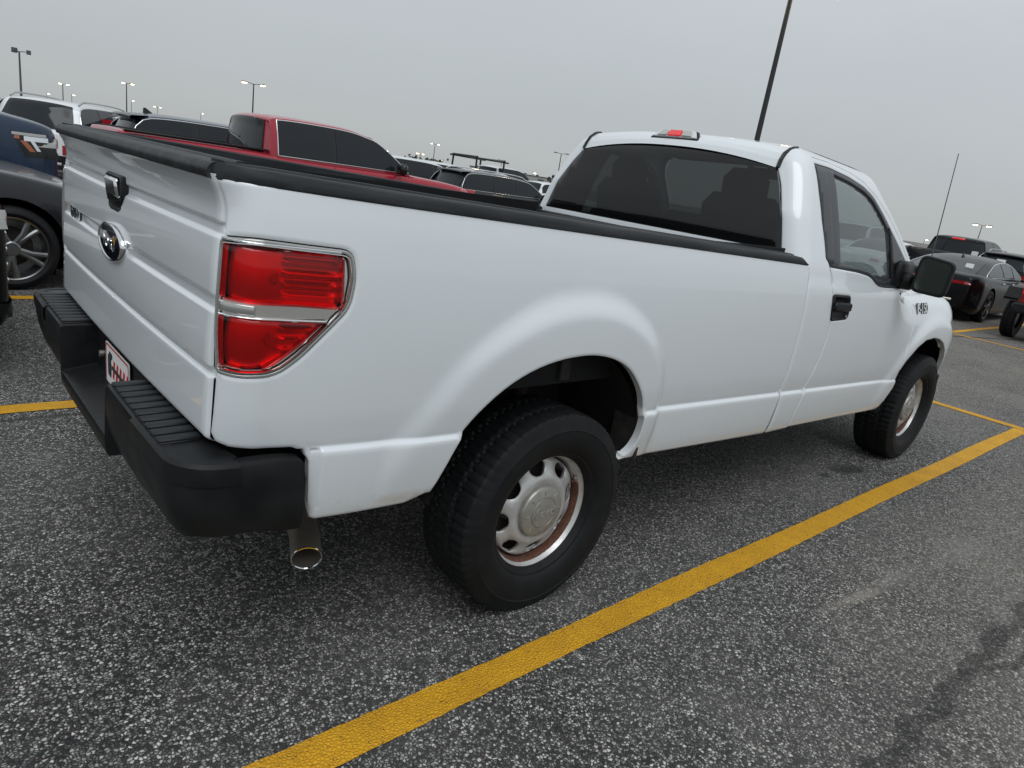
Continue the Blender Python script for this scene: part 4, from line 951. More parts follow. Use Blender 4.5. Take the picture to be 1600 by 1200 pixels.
# ------------------------------------------------------------------ other vehicles
SEC = [(0,0),(.80,0),(.93,.02),(.965,.09),(.985,.20),(1.0,.42),(.996,.60),(.985,.76),(.962,.88),(.925,.955),(.86,.992),(.70,1.005),(.35,1.012),(0,1.015)]
def spts(P, n=3):
    out = []
    for i in range(len(P)-1):
        p0, p1, p2, p3 = P[max(0, i-1)], P[i], P[i+1], P[min(len(P)-1, i+2)]
        for k in range(n):
            t_ = k/n; out.append(tuple(.5*(2*b+(-a+c)*t_+(2*a-5*b+4*c-d)*t_*t_+(-a+3*b-3*c+d)*t_**3) for a, b, c, d in zip(p0, p1, p2, p3)))
    out.append(P[-1]); return out
SEC_S = spts(SEC, 3)
SECW = sorted((v, w) for w, v in SEC[1:10])
CARF = {}
def car(name, label, cat, loc, rz, paint_, L=4.8, W=1.88, H=1.45, wb=2.85, wr=.345, clr=.20, prof=None, gh=None, belt=.95, wg=(.885, .66), pillars=(0.0,), trim='chrome', seglass='pglass',
        rear='none', front='none', rim_='alloy', spokes=5, bed=None, group=None, rails=False, fx=None, endr=.55, wheels=True, spoiler=False, tags=(), antenna=False, low=False, rimr=.70, wx0=.10, lz=None):
    root = tag(empty(name, loc, R(rz)), label, cat, group)
    h = L/2; fx = fx if fx is not None else h-.92; rx = fx-wb
    pr_ = smooth_tab(prof, 4)
    def zt(x): return interp(pr_, x)
    def zb(x): d = min(x+h, h-x); return clr+.10*max(0, 1-d/.6)**2
    def hw(x):
        d = min(x+h, h-x); e_ = .17*max(0, 1-d/endr)**2.3; return W/2*(1-e_)
    nx = 44 if low else 110
    xs = sorted(set([-h, -h+.004, -h+.015, -h+.04, h-.04, h-.015, h-.004, h]+frange(-h, h, nx)))
    V = []; m_ = len(SEC_S)
    for x in xs:
        d = min(x+h, h-x); rr_ = .05*(1-math.sqrt(max(0, 1-max(0, 1-d/.05)**2))) if d < .05 else 0
        for a, b in SEC_S: V.append((x, hw(x)*a-rr_*(a > .5), zb(x)+(zt(x)-zb(x))*b+(rr_ if b < .1 else -rr_ if b > .9 else 0)))
    n1 = len(V); V += [(x, -y, z) for x, y, z in V]; F = []
    Ra = wr*1.15; cz = wr+.015
    def inarch(p, pad=0): return wheels and p[2] < cz+Ra and abs(p[1]) > W*.30 and any(math.hypot(p[0]-q_, p[2]-cz) < Ra+pad for q_ in (fx, rx))
    for i in range(len(xs)-1):
        for k in range(m_-1):
            q_ = [i*m_+k, (i+1)*m_+k, (i+1)*m_+k+1, i*m_+k+1]; c = [sum(V[j][t]/4 for j in q_) for t in range(3)]
            if inarch(c): continue
            F.append(tuple(q_)); F.append(tuple(j+n1 for j in reversed(q_)))
    for i, rev in ((0, False), (len(xs)-1, True)):
        lp = [i*m_+k for k in range(m_)]+[n1+i*m_+k for k in range(m_-2, 0, -1)]; F.append(tuple(reversed(lp)) if rev else tuple(lp))
    used = {}; 
    for f in F:
        for j in range(len(f)):
            a, b = f[j], f[(j+1) % len(f)]; k_ = (min(a, b), max(a, b)); used[k_] = used.get(k_, 0)+1
    bd_ = {j for k_, c in used.items() if c == 1 for j in k_}
    if wheels:
        for j in bd_:
            x, y, z = V[j]
            if abs(y) < W*.28: continue
            for q_ in (fx, rx):
                d = math.hypot(x-q_, z-cz)
                if d < Ra+.09 and d > .01 and z < cz+Ra+.05 and z > clr+.02: V[j] = (q_+(x-q_)*Ra/d, y, cz+(z-cz)*Ra/d); break
    body = link('body', mesh('body', V, F, True, 42), paint_, root)
    if wheels:
        for s_ in (-1, 1):
            for q_ in (fx, rx):
                b_ = MB(); b_.grid(frange(-.35, PI+.35, 14), [0, 1], lambda a, t: (q_+Ra*1.02*math.cos(a), s_*(W/2*(.97-.45*t)), cz+Ra*1.02*math.sin(a))); b_.box((q_, s_*W*.24, cz), (Ra*1.9, .03, Ra*1.6)); b_.obj('wheel_arch_liner', 'dark', root)
    def secw(t):   # half-width factor at height fraction t
        return interp(SECW, t)
    def sidef(x, z):
        t = (z-zb(x))/max(.01, zt(x)-zb(x)); return (x, -(hw(x)*secw(t)), z)
    def endf(sg):
        def f(y, z):
            x0 = sg*h; t = (z-zb(x0))/max(.01, zt(x0)-zb(x0)); w_ = W/2*secw(min(1, max(0, t))); a = abs(y)/w_
            if a > .83: d = endr*(1-(max(0.0, 1-a)/.17)**(1/2.3)); x = sg*(h-max(0, d))
            else: x = sg*h
            return (x, y, z)
        return f
    # greenhouse
    gt = spts(gh, 8); ghx = [p[0] for p in gt]
    Ztop = max(p[1] for p in gt); wb_, wr_ = W/2*wg[0], W/2*wg[1]
    def yg(z): t = min(1, max(0, (z-belt)/(H-belt))); return wb_+(wr_-wb_)*(t**1.35)
    gs_ = [(gt[min(i+1, len(gt)-1)][1]-gt[max(i-1, 0)][1])/max(1e-4, math.dist(gt[min(i+1, len(gt)-1)], gt[max(i-1, 0)])) for i in range(len(gt))]
    def topf(i, s_):
        i = min(max(i, 0), len(gt)-1.001); k = int(i); f_ = i-k; x = lerp(gt[k][0], gt[k+1][0], f_); z = lerp(gt[k][1], gt[k+1][1], f_); ym = yg(z)
        return (x+.10*lerp(gs_[k], gs_[k+1], f_)*s_*s_, ym*s_, z-.030*s_*s_-.018*abs(s_)**6)
    ss = [-1,-.985,-.96]+frange(-.92, .92, 12)+[.96,.985,1]; n_ = MB(); ii = frange(0, len(gt)-1, 2*(len(gt)-1) if not low else len(gt)-1); n_.grid(ii, ss, topf)
    for s_ in (-1, 1): n_.grid(ii, frange(0, 1, 6), lambda i, t: (lambda p: (p[0], s_*yg(lerp(belt-.03, p[2], t))*1.0 if t < 1 else p[1], lerp(belt-.03, p[2], t)))(topf(i, s_)), flip=s_ > 0)
    roof = link('roof', mesh('roof', n_.V, n_.F, True, 50), paint_, root)
    xm = [p[0] for p in gt]
    def topz(x):
        best = belt
        for (a, b), (c, d) in zip(gt, gt[1:]):
            if min(a, c) <= x <= max(a, c) and abs(c-a) > 1e-6: best = max(best, lerp(b, d, (x-a)/(c-a)))
        return best
    def gside(x, z): return (x, -yg(z)-.002, z)
    x0, x1 = gt[0][0]+wx0, gt[-1][0]-.14; cuts = [x0]+list(pillars)+[x1]; wins = []
    for a, b in zip(cuts, cuts[1:]):
        a2 = a+(.028 if a != x0 else 0); b2 = b-(.028 if b != x1 else 0); top = [(x, topz(x)-.085) for x in frange(a2, b2, 12)]; top = [p for p in top if p[1] > belt+.045]
        if len(top) < 2: continue
        wins.append(rounded([(top[0][0], belt+.025), (top[-1][0], belt+.025)]+top[::-1], .022, 2) if len(top) < 4 else [(top[0][0], belt+.025), (top[-1][0], belt+.025)]+top[::-1])
    if wins:
        tw = [(x, topz(x)-.085) for x in frange(x0, x1, 30)]; tw = [p for p in tw if p[1] > belt+.045]; whole = [(tw[0][0]-.01, belt+.022), (tw[-1][0]+.02, belt+.022)]+tw[::-1]
        whole = whole if area2(whole) > 0 else whole[::-1]
        for s_ in (1, -1):
            mk = (lambda o, nm, par: flipped(o, nm, par))
            a = panel('window_frame', offset(whole, -.008), gside, 'gloss', root, ref=(0, -1, 0), step=.12, bstep=.06, off=.0015, depth=.0, lip=.002, drop=0)
            if trim: panel('window_trim', offset(whole, -.022), gside, trim, a, ref=(0, -1, 0), step=.12, bstep=.06, holes=[offset(whole, -.004)], off=.007, depth=.01, lip=.003)
            for w_ in wins: panel('window', w_, gside, seglass, a, ref=(0, -1, 0), step=.12, bstep=.06, off=.006, depth=.0, lip=.002, drop=0)
            if s_ == 1: keep_ = a
        # second set belongs to the far side
        for o in [a]+list(a.children):
            me = o.data; bmv = [(v.co.x, -v.co.y, v.co.z) for v in me.vertices]; fs = [tuple(reversed(p.vertices)) for p in me.polygons]; m2 = mesh(me.name, bmv, fs, True, 35); m2.materials.append(me.materials[0]); o.data = m2
    # windshield and rear glass on the roof sheet
    zs_ = [p[1] for p in gt]; lo_r = next(i for i, z in enumerate(zs_) if z > belt+.03); hi_r = next(i for i, z in enumerate(zs_) if z > H-.10)
    hi_f = len(zs_)-1-next(i for i, z in enumerate(zs_[::-1]) if z > H-.10); lo_f = len(zs_)-1-next(i for i, z in enumerate(zs_[::-1]) if z > belt+.03)
    for nm, a, b in (('rear_glass', lo_r+.2, hi_r), ('windshield', hi_f, lo_f-.2)):
        if b-a < 1: continue
        panel(nm, rounded([(a, -.80), (b, -.83), (b, .83), (a, .80)], .06, 2), topf, seglass, root, ref=(-1 if nm == 'rear_glass' else 1, 0, .6), us=sorted({a, b, *[k/2 for k in range(int(a*2)+1, int(b*2)+1) if a < k/2 < b]}), vs=frange(-.92, .92, 24), bstep=.05, step=.2, off=.018, depth=.012, lip=.01, gap=0)
    if spoiler:
        i_ = hi_r; q = MB(); P = Vector(topf(i_+.6, 0)); q.grid(frange(-.92, .92, 14), [(-.22,-.035),(-.235,-.02),(-.20,.005),(.05,.03),(.05,-.03),(-.20,-.05),(-.22,-.035)], lambda s_, c: (P.x+c[0]+.05*s_*s_, yg(P.z-.06)*s_*.98, P.z+c[1]-.028*s_*s_)); q.obj('spoiler', 'gloss', root, ang=50)
    if rails:
        for s_ in (-1, 1):
            q = MB(); xa, xb = gt[hi_r][0]+.15, gt[hi_f][0]-.1; P = [(x, s_*(yg(H)-.015), topz(x)+(.035 if 0 < j < 12 else -.02)) for j, x in enumerate(frange(xa, xb, 12))]; q.tube(P, .018, 8); q.obj('roof_rail', rails, root)
    if antenna: q = MB(); x_ = gt[hi_r][0]+.25; zz_ = topz(x_)-.01; q.prism([(x_-.06, zz_), (x_+.12, zz_-.005), (x_-.02, zz_+.09), (x_-.055, zz_+.085)], -.018, .018, lambda a, b, c: (a, c*(1 if b < zz_+.02 else .4), b)); q.obj('roof_antenna', 'gloss', root, ang=50)
    if bed:
        # open load box sunk into the rear deck
        bx0, bx1, bz = bed; q = MB(); z_ = zt((bx0+bx1)/2)
        q.box(((bx0+bx1)/2, 0, z_+.012), (bx1-bx0, W*.80, .008)); q.obj('bed_cover', 'liner', root)
        for s_ in (-1, 1): q = MB(); q.box(((bx0+bx1)/2, s_*W*.435, z_+.02), (bx1-bx0+.05, .07, .03), bev=.01); q.obj('bed_rail', 'plastic', root)
    # ends
    if rear != 'none':
        zt_ = zt(-h); ef = endf(-1)
        kind = rear
        z1, z2 = {'suv': (.80, 1.02), 'thin': (.80, .93), 'pickup': (.82, 1.12), 'sedan': (.72, .90), 'van': (.78, 1.2)}[kind]
        z1, z2 = lz or (z1, min(z2, zt_-.02)); ws = W/2
        yo = ws*.995 if kind != 'pickup' else ws*.985; yi = {'suv': .55, 'thin': .25, 'pickup': .80, 'sedan': .52, 'van': .78}[kind]*ws
        for s_ in (-1, 1):
            q = MB(); q.grid(frange(yi, yo*.985, 12), frange(z1, z2, 4), lambda y, z: (lambda p: (p[0]-.008, s_*p[1]*1.008, p[2]+.02*(p[1]/ws-.6)))(ef(y, z)), flip=s_ > 0)
            q.obj('tail_lamp', 'redlens', root, ang=60)
        q = MB(); q.box((-h-.012, 0, min(.86, z1+.02)), (.012, .31, .16)); q.obj('plate', 'paper', root)
        q = MB(); q.grid(frange(-.95, .95, 18), frange(clr+.13, .60, 6), lambda a, z: (lambda p: (p[0]-.03, p[1], p[2]))(ef(a*ws, z)), flip=False); q.obj('bumper', 'plastic' if kind in ('pickup', 'suv') else paint_, root, ang=60)
        q = MB(); q.box((-h-.035, 0, .44), (.02, W*.55, .05), bev=.01); q.obj('bumper_trim', 'dchrome', root)
    if front != 'none':
        ef = endf(1); ws = W/2; zt_ = zt(h)
        q = MB(); q.grid(frange(-.60, .60, 10), frange(.42, zt_-.05, 6), lambda a, z: (lambda p: (p[0]+.012, p[1], p[2]))(ef(a*ws, z)), flip=True); q.obj('grille', 'gloss', root, ang=60)
        for j in range(4): q = MB(); q.box((h+.022, 0, .50+j*(zt_-.62)/4), (.014, W*.56, .025), bev=.006); q.obj('grille_bar', 'chrome' if front == 'chrome' else 'dchrome', root)
        z1, z2 = zt_-(.24 if zt_ < .9 else .15), zt_-.05
        for s_ in (-1, 1):
            q = MB(); q.grid(frange(ws*.60, ws*.965, 12), frange(z1, z2, 4), lambda y, z: (lambda p: (p[0]+.010, s_*p[1]*1.012, p[2]))(ef(y, z)), flip=s_ < 0); q.obj('headlight', 'clear', root, ang=60)
        q = MB(); q.grid(frange(-.93, .93, 18), frange(clr+.13, .42, 5), lambda a, z: (lambda p: (p[0]+.02, p[1], p[2]))(ef(a*ws, z)), flip=True); q.obj('bumper', 'plastic', root, ang=60)
    # door mirrors, handles and shut lines
    xm_ = gt[-1][0]-.42
    if not low:
        for s_ in (-1, 1):
            q = MB(); q.box((xm_, s_*(W/2+.10), belt+.07), (.13, .22, .19), bev=.045); q.box((xm_+.02, s_*(W/2-.02), belt+.01), (.06, .14, .05), bev=.015); q.obj('mirror', paint_ if trim != 'chrome' else 'gloss', root, ang=60)
            for xc_ in list(pillars)[:2]:
                p = sidef(xc_-.18, belt-.10); q = MB(); q.box((p[0], s_*(-p[1]+.018), p[2]), (.19, .03, .035), bev=.01); q.obj('door_handle', trim or paint_, root)
            for xc_ in list(pillars)[:2]+[gt[-1][0]-.35]:
                q = MB(); P = [Vector(sidef(xc_, z)) for z in frange(clr+.12, belt-.03, 8)]; q.grid(range(9), [-.003, .003], lambda i, d: (P[i].x+d, s_*(-P[i].y+.0015), P[i].z), flip=s_ < 0); q.obj('door_gap', 'gloss', root)
    # wheels
    if wheels:
        for x_ in (fx, rx):
            for s_ in (-1, 1): simple_wheel(root, x_, s_*(W/2-.115), wr, rim_, spokes, s_, rimr)
    CARF[root.name] = (sidef, endf)
    for (tx, ty, tz, nm, sz, ry) in tags: q = MB(); q.box((0, 0, 0), (.004, sz, sz*.75)); o = q.obj('paper_tag', 'paper', root); o.location = (tx, ty, tz); o.rotation_euler.y = R(ry)
    return root
_wc = {}
def simple_wheel(root, x, y, r, mt, n, s_, rimr=.70):
    k = (r, n, rimr)
    if k not in _wc:
        q = MB(); w_ = .115; ri = r*rimr
        q.lathe([(ri-.005, -w_*.75), (ri+.008, -w_*.95), (r*.84, -w_*1.06), (r*.93, -w_*.98), (r*.985, -w_*.80), (r, -w_*.60), (r-.008, -w_*.56), (r-.008, -w_*.50), (r, -w_*.46), (r, -.012), (r-.008, -.008), (r-.008, .008), (r, .012), (r, w_*.8), (r*.93, w_), (ri, w_*.8)], 56)
        ty = mesh('tyre', q.V, [tuple(reversed(f)) for f in q.F], True, 40)
        q = MB(); q.lathe([(ri+.004, -w_*.80), (ri+.010, -w_*.90), (ri+.002, -w_*.97), (ri-.008, -w_*.92), (ri-.018, -w_*.6), (ri-.03, w_*.5), (.02, w_*.55)], 56)
        for j in range(n):
            for dd in (-.16, .16):
                a = 2*PI*j/n; c_ = [(.045, -.75, a+dd*.5), (ri*.55, -.88, a+dd*.75), (ri-.006, -.80, a+dd*1.15)]; wd = [.028, .020, .024]
                V = []
                for (rr_, yy_, aa), ww in zip(c_, wd):
                    for e1, e2 in ((-1, 0), (-.35, -.014), (.35, -.014), (1, 0), (.6, .03), (-.6, .03)): V.append((rr_*math.cos(aa)-ww*e1*math.sin(aa), yy_*w_+e2, rr_*math.sin(aa)+ww*e1*math.cos(aa)))
                q.add(V, [(i*6+t, i*6+(t+1) % 6, i*6+6+(t+1) % 6, i*6+6+t) for i in range(2) for t in range(6)])
        q.lathe([(.06, -.05), (.062, -w_*.86), (.05, -w_*.93), (.001, -w_*.94)], 24)
        rm = mesh('rim', q.V, q.F, True, 30); q = MB(); q.lathe([(.02, .0), (ri*.62, .0), (ri*.64, .02)], 32)
        _wc[k] = (ty, rm, mesh('brake_disc', q.V, q.F, True, 40))
    w = empty('wheel', (x, y, r), R(180) if s_ > 0 else 0, root)
    for me, m_ in zip(_wc[k], ('tyre', mt, 'rusty')):
        me2 = me.copy(); me2.materials.clear(); o = link(me.name.split('.')[0], me2, m_, w)
        if me.name.startswith('rim'): o.rotation_euler.y = random.uniform(0, 1.2)
    return w
# body shapes (profile of the lower body from tail to nose; greenhouse outline)
def sedan(L): h = L/2; return dict(prof=[(-h,.82),(-h+.06,.93),(-h+.5,.965),(-h+1.0,.965),(0,.93),(h-1.5,.93),(h-.9,.88),(h-.3,.78),(h-.06,.70),(h,.60)], gh=[(-h+.62,.93),(-h+1.15,1.20),(-h+1.75,1.38),(-h+2.3,1.44),(-h+2.75,1.43),(-h+3.15,1.32),(-h+3.75,.92)])
def suv(L, H=1.70, b=1.05): h = L/2; return dict(prof=[(-h,1.02),(-h+.05,b-.01),(-h+.4,b+.01),(0,b),(h-1.35,b-.01),(h-.8,b-.05),(h-.25,b-.12),(h-.04,b-.22),(h,b-.32)], gh=[(-h+.06,b-.02),(-h+.20,H-.32),(-h+.36,H-.09),(-h+.75,H-.015),(-h+1.8,H),(-h+2.5,H-.03),(-h+2.95,H-.13),(-h+3.65,b-.03)])
def pickup(L, H=1.90, b=1.27, cab0=None): 
    h = L/2; c0 = cab0 if cab0 is not None else -h+1.95
    return dict(prof=[(-h,1.30),(-h+.03,1.345),(-h+.3,1.34),(c0-.1,1.33),(c0+.4,b),(h-1.6,b-.01),(h-.8,b-.04),(h-.3,b-.08),(h-.05,b-.13),(h,b-.22)], gh=[(c0,b-.02),(c0+.05,H-.22),(c0+.10,H-.06),(c0+.45,H-.005),(c0+1.35,H),(c0+1.75,H-.05),(c0+2.05,H-.15),(c0+2.72,b-.03)])
# -- left side, two stalls over and beyond
car('sports_sedan', 'dark grey low car with star-spoked dark alloy wheel, left of the white pickup tailgate', 'car', (-2.56, 5.47, 0), 0, 'grey', L=4.95, W=1.95, H=1.42, wb=2.95, wr=.345, clr=.16,
    prof=[(-2.475,.90),(-2.42,.99),(-1.9,1.02),(-1.2,1.01),(0,.96),(.9,1.0),(1.6,.955),(2.1,.86),(2.40,.74),(2.475,.60)], gh=[(-1.85,.98),(-1.2,1.24),(-.6,1.38),(-.1,1.42),(.35,1.40),(.75,1.29),(1.35,.95)], belt=.96, fx=1.64, rim_='dchrome_alloy', front='dark', trim=None, pillars=(-.1,), rimr=.74)
car('parked_suv', 'black SUV nose with chrome lamp at the left edge of the photo', 'SUV', (-3.60, 3.02, 0), 0, 'black', L=4.8, W=1.92, H=1.72, wb=2.85, wr=.36, clr=.19, belt=1.06, **{**suv(4.8, 1.72, 1.06), 'prof': [(-2.4,1.02),(-2.35,1.05),(0,1.06),(1.1,1.05),(1.7,1.04),(2.15,1.01),(2.34,.995),(2.4,.985)]}, front='chrome', pillars=(-.9, .15), endr=.75)
BPU = car('parked_pickup', 'dark blue pickup with amber headlight, left of the tailgate behind the grey car', 'pickup truck', (-3.02, 8.15, 0), 0, 'blue', L=5.8, W=2.03, H=1.90, wb=3.7, wr=.40, clr=.28, belt=1.22, **{**pickup(5.8, 1.9, 1.22), 'prof': [(-2.9,1.30),(-1,1.32),(0,1.30),(1.2,1.42),(2.0,1.40),(2.55,1.33),(2.84,1.27),(2.9,1.20)]}, fx=1.98, front='dark', pillars=(.45,), endr=.45, group=None)
sf_ = CARF[BPU.name][0]
def patch(x0_, x1_, z0_, z1_, nm, mt, off, par, s_=1, sk=0.0):
    q = MB(); q.grid(frange(x0_, x1_, 6), frange(z0_, z1_, 3), lambda x, z: (lambda p: (p[0], s_*(p[1]-off), p[2]))(sf_(x+sk*(z-z1_), z)), flip=s_ < 0); return q.obj(nm, mt, par, ang=60)
for s_ in (1, -1):
    hl = patch(2.44, 2.80, .93, 1.19, 'headlight', 'gloss', .004, BPU, s_, -.5)
    patch(2.45, 2.78, 1.155, 1.185, 'lamp_strip', 'clear', .012, hl, s_); patch(2.47, 2.52, 1.115, 1.150, 'marker_lamp', 'orange', .012, hl, s_); patch(2.56, 2.80, 1.10, 1.150, 'lamp_strip', 'chrome', .010, hl, s_)
    patch(2.52, 2.58, .99, 1.10, 'marker_lamp', 'orange', .012, hl, s_, -.8); patch(2.62, 2.66, 1.0, 1.10, 'lamp_strip', 'chrome', .012, hl, s_, -.6)
car('parked_wagon', 'white wagon with dark rear window behind the blue pickup at upper left', 'SUV', (2.02, 16.4, 0), 55, 'wpaint', L=4.9, W=1.95, H=1.64, wb=2.9, wr=.36, belt=1.04, **suv(4.9, 1.64, 1.04), pillars=(-1.35, -.45, .55), rear='suv', rails='silver', low=False, lz=(.62,.80))
car('hatchback', 'white hatchback with red tail lamp glimpsed above the black tailgate cap', 'car', (4.0, 15.1, 0), 0, 'wpaint', L=4.4, W=1.80, H=1.54, belt=1.05, lz=(1.16,1.40), **suv(4.4, 1.54, 1.05), pillars=(-.9, .1), rear='van', low=True, wheels=True)
car('parked_suv', 'slate blue crossover with chrome window surround, left of the red pickup cab', 'SUV', (3.6, 11.15, 0), 0, 'navy', L=4.8, W=1.90, H=1.66, belt=1.06, **suv(4.8, 1.66, 1.06), pillars=(-1.2, -.25, .7), rear='suv', spoiler=True, antenna=True)
car('crew_cab_pickup', 'dark red crew cab pickup with bright chrome window surround behind the white truck bed', 'pickup truck', (3.62, 8.98, 0), 0, 'red', wx0=.26, L=5.9, W=2.06, H=1.90, wb=3.74, wr=.41, clr=.30, belt=1.30, **pickup(5.9, 1.90, 1.30, cab0=-1.05), fx=1.98, pillars=(.12,), bed=(-2.85, -.98, .8), rear='pickup', front='chrome', wg=(.91, .72))
# -- middle distance, over the bed rail
car('parked_suv', 'dark grey crossover with chrome roof rail in the gap between red pickup and cab', 'SUV', (12.9, 14.6, 0), 0, 'grey', L=4.75, W=1.88, H=1.58, belt=1.0, **suv(4.75, 1.56, 1.0), pillars=(-1.1, -.2, .75), rear='suv', spoiler=True, rails='chrome')
WH = 'white vehicles parked beyond the red pickup'
for (x, y, a, H_, lb, sp) in ((11.2, 16.9, 0, 1.64, 'white crossover roof just right of the red pickup windshield', True), (14.0, 19.0, 4, 1.66, 'white crossover with black rear spoiler in the distant row', True), (17.6, 21.0, 2, 1.66, 'white crossover half hidden behind the dark grey crossover', False), (14.0, 24.5, 0, 1.8, 'white tall vehicle farthest back beside the red pickup hood', False), (22.5, 21.5, 0, 1.56, 'white car low behind the dark grey crossover', False)):
    car('parked_car', lb, 'SUV', (x, y, 0), a, 'wpaint', L=4.7, W=1.9, H=H_, belt=1.06, **suv(4.7, H_, 1.06), pillars=(-1.0, .1), rear='suv', spoiler=sp, low=True, group=WH, trim=None)
wv = car('work_truck', 'white work truck carrying a black ladder rack in the distant row', 'pickup truck', (21.0, 24.6, 0), 5, 'wpaint', L=5.6, W=2.0, H=1.95, belt=1.25, **pickup(5.6, 1.95, 1.25), pillars=(.5,), low=True)
q = MB()
for x_ in (-2.3, -.5):
    for s_ in (-1, 1): q.tube([(x_, s_*.85, 1.30), (x_, s_*.80, 2.22)], .045, 8)
    q.tube([(x_, -.86, 2.18), (x_, .86, 2.18)], .05, 8)
for s_ in (-1, 1): q.tube([(-2.5, s_*.8, 2.14), (-.2, s_*.8, 2.14)], .04, 8)
q.obj('ladder_rack', 'gloss', wv)
# -- right, beyond the aisle
car('coupe_sedan', 'glossy black fastback car with slim dark red tail lamps beyond the truck mirror', 'car', (17.95, 2.80, 0), 0, 'black', L=4.95, W=1.90, H=1.40, wb=2.9, wr=.36, clr=.17, belt=.98, wg=(.89, .62),
    prof=[(-2.475,.88),(-2.44,.965),(-2.2,1.02),(-1.6,1.02),(0,.965),(1.1,.96),(1.7,.90),(2.2,.79),(2.42,.68),(2.475,.58)], gh=[(-2.10,1.0),(-1.5,1.17),(-.85,1.335),(-.15,1.40),(.35,1.395),(.8,1.30),(1.5,.95)], pillars=(-.35, .5), rear='thin', antenna=True, tags=((-1.62, -.42, 1.175, 't', .16, 22),))
bp = car('parked_pickup', 'charcoal crew cab pickup with red centre brake lamp behind the black fastback', 'pickup truck', (26.9, 5.55, 0), 0, 'grey', L=5.8, W=2.03, H=1.93, wb=3.7, wr=.40, clr=.28, belt=1.30, **pickup(5.8, 1.93, 1.30), pillars=(.1,), rear='pickup', wg=(.91, .72), trim=None, tags=((-.97, -.62, 1.42, 't', .2, 4),))
q = MB(); q.box((-.98, 0, 1.83), (.05, .42, .06), bev=.02); q.obj('brake_lamp', 'redlit', bp)
car('parked_suv', 'black crossover with bright red tail lamps at right edge beside the fastback', 'SUV', (25.8, 3.45, 0), 0, 'black', L=4.7, W=1.88, H=1.64, belt=1.05, **suv(4.7, 1.62, 1.05), pillars=(-1.1, -.2, .75), rear='suv', spoiler=True, rails='silver', tags=((-2.24, .1, 1.30, 't', .24, 12),))
car('parked_car', 'pale silver sedan between the truck windshield pillar and its mirror', 'car', (24.0, 7.05, 0), 0, 'wpaint', L=4.7, W=1.84, H=1.50, belt=1.0, **sedan(4.7), pillars=(-.2, .7), rear='sedan', low=True, trim=None)
car('parked_suv', 'white SUV with black spoiler above the pale sedan beside the truck cab', 'SUV', (29.0, 9.6, 0), 0, 'wpaint', L=4.9, W=1.96, H=1.86, belt=1.12, **suv(4.9, 1.86, 1.12), pillars=(-1.2, -.2, .7), rear='suv', spoiler=True, rails='silver')
for (x, y, pt, H_, lb) in ((33, 6.9, 'black', 1.7, 'dark crossover roof in the farthest row right of the cab'), (35, 3.8, 'navy', 1.55, 'navy car roof in the farthest row at the right edge'), (41, 9.4, 'silver', 1.6, 'silver crossover roof far beyond the charcoal pickup'), (43, 5.8, 'black', 1.5, 'black car roof at the horizon on the right')):
    car('parked_car', lb, 'car', (x, y, 0), 0, pt, L=4.7, W=1.86, H=H_, belt=1.02, **suv(4.7, H_, 1.02), pillars=(-1.0, .1), rear='suv', low=True, group='vehicles in the farthest row on the right', trim=None)
# red off-roader at the right edge: only its rear corner with a chunky tyre shows
jp = tag(empty('off_road_vehicle', (16.0, .15, 0), 0), 'bright red off-roader cut off by the right edge, chunky black tyre showing', 'off-road vehicle')
q = MB(); q.box((.15, 0, .95), (3.6, 1.48, .62), bev=.06); q.obj('body', 'jeepred', jp, ang=40)
q = MB(); q.box((-.35, 0, 1.55), (2.3, 1.40, .66), bev=.10); q.obj('hard_top', 'gloss', jp, ang=40)
for s_ in (-1, 1):
    for x_, nm in ((-1.15, 0), (1.35, 1)):
        q = MB(); P = [(x_-.62, .78), (x_-.48, .98), (x_+.48, .98), (x_+.66, .72)]; n = 4; V = []
        for y_ in (.70, .94): V += [(a, s_*y_, b) for a, b in P]+[(a, s_*y_, b-.05) for a, b in P]
        q.add(V, [(0,1,9,8),(1,2,10,9),(2,3,11,10),(8,9,13,12),(9,10,14,13),(10,11,15,14),(4,5,13,12),(5,6,14,13),(6,7,15,14)]); q.obj('fender_flare', 'plastic', jp, ang=30)
        simple_wheel(jp, x_, s_*.80, .42, 'alloy', 5, s_, .56)
    q = MB(); q.box((-1.67, s_*.62, 1.0), (.06, .14, .24), bev=.015); q.obj('tail_lamp', 'redlit', jp)
    q = MB(); q.box((-.35, s_*.705, 1.60), (1.7, .01, .38), bev=.003); q.obj('window', 'pglass', jp)
q = MB(); q.box((-1.80, 0, .62), (.22, 1.5, .20), bev=.04); q.obj('bumper', 'plastic', jp)
q = MB(); q.box((-1.655, 0, 1.58), (.01, 1.1, .36), bev=.003); q.obj('rear_window', 'pglass', jp)
q = MB(); q.lathe([(.1, -.11), (.36, -.13), (.41, -.08), (.41, .08), (.36, .13), (.1, .12)], 40, 'x', c=(-1.83, .0, 1.08)); q.obj('spare_wheel', 'tyre', jp, ang=40)

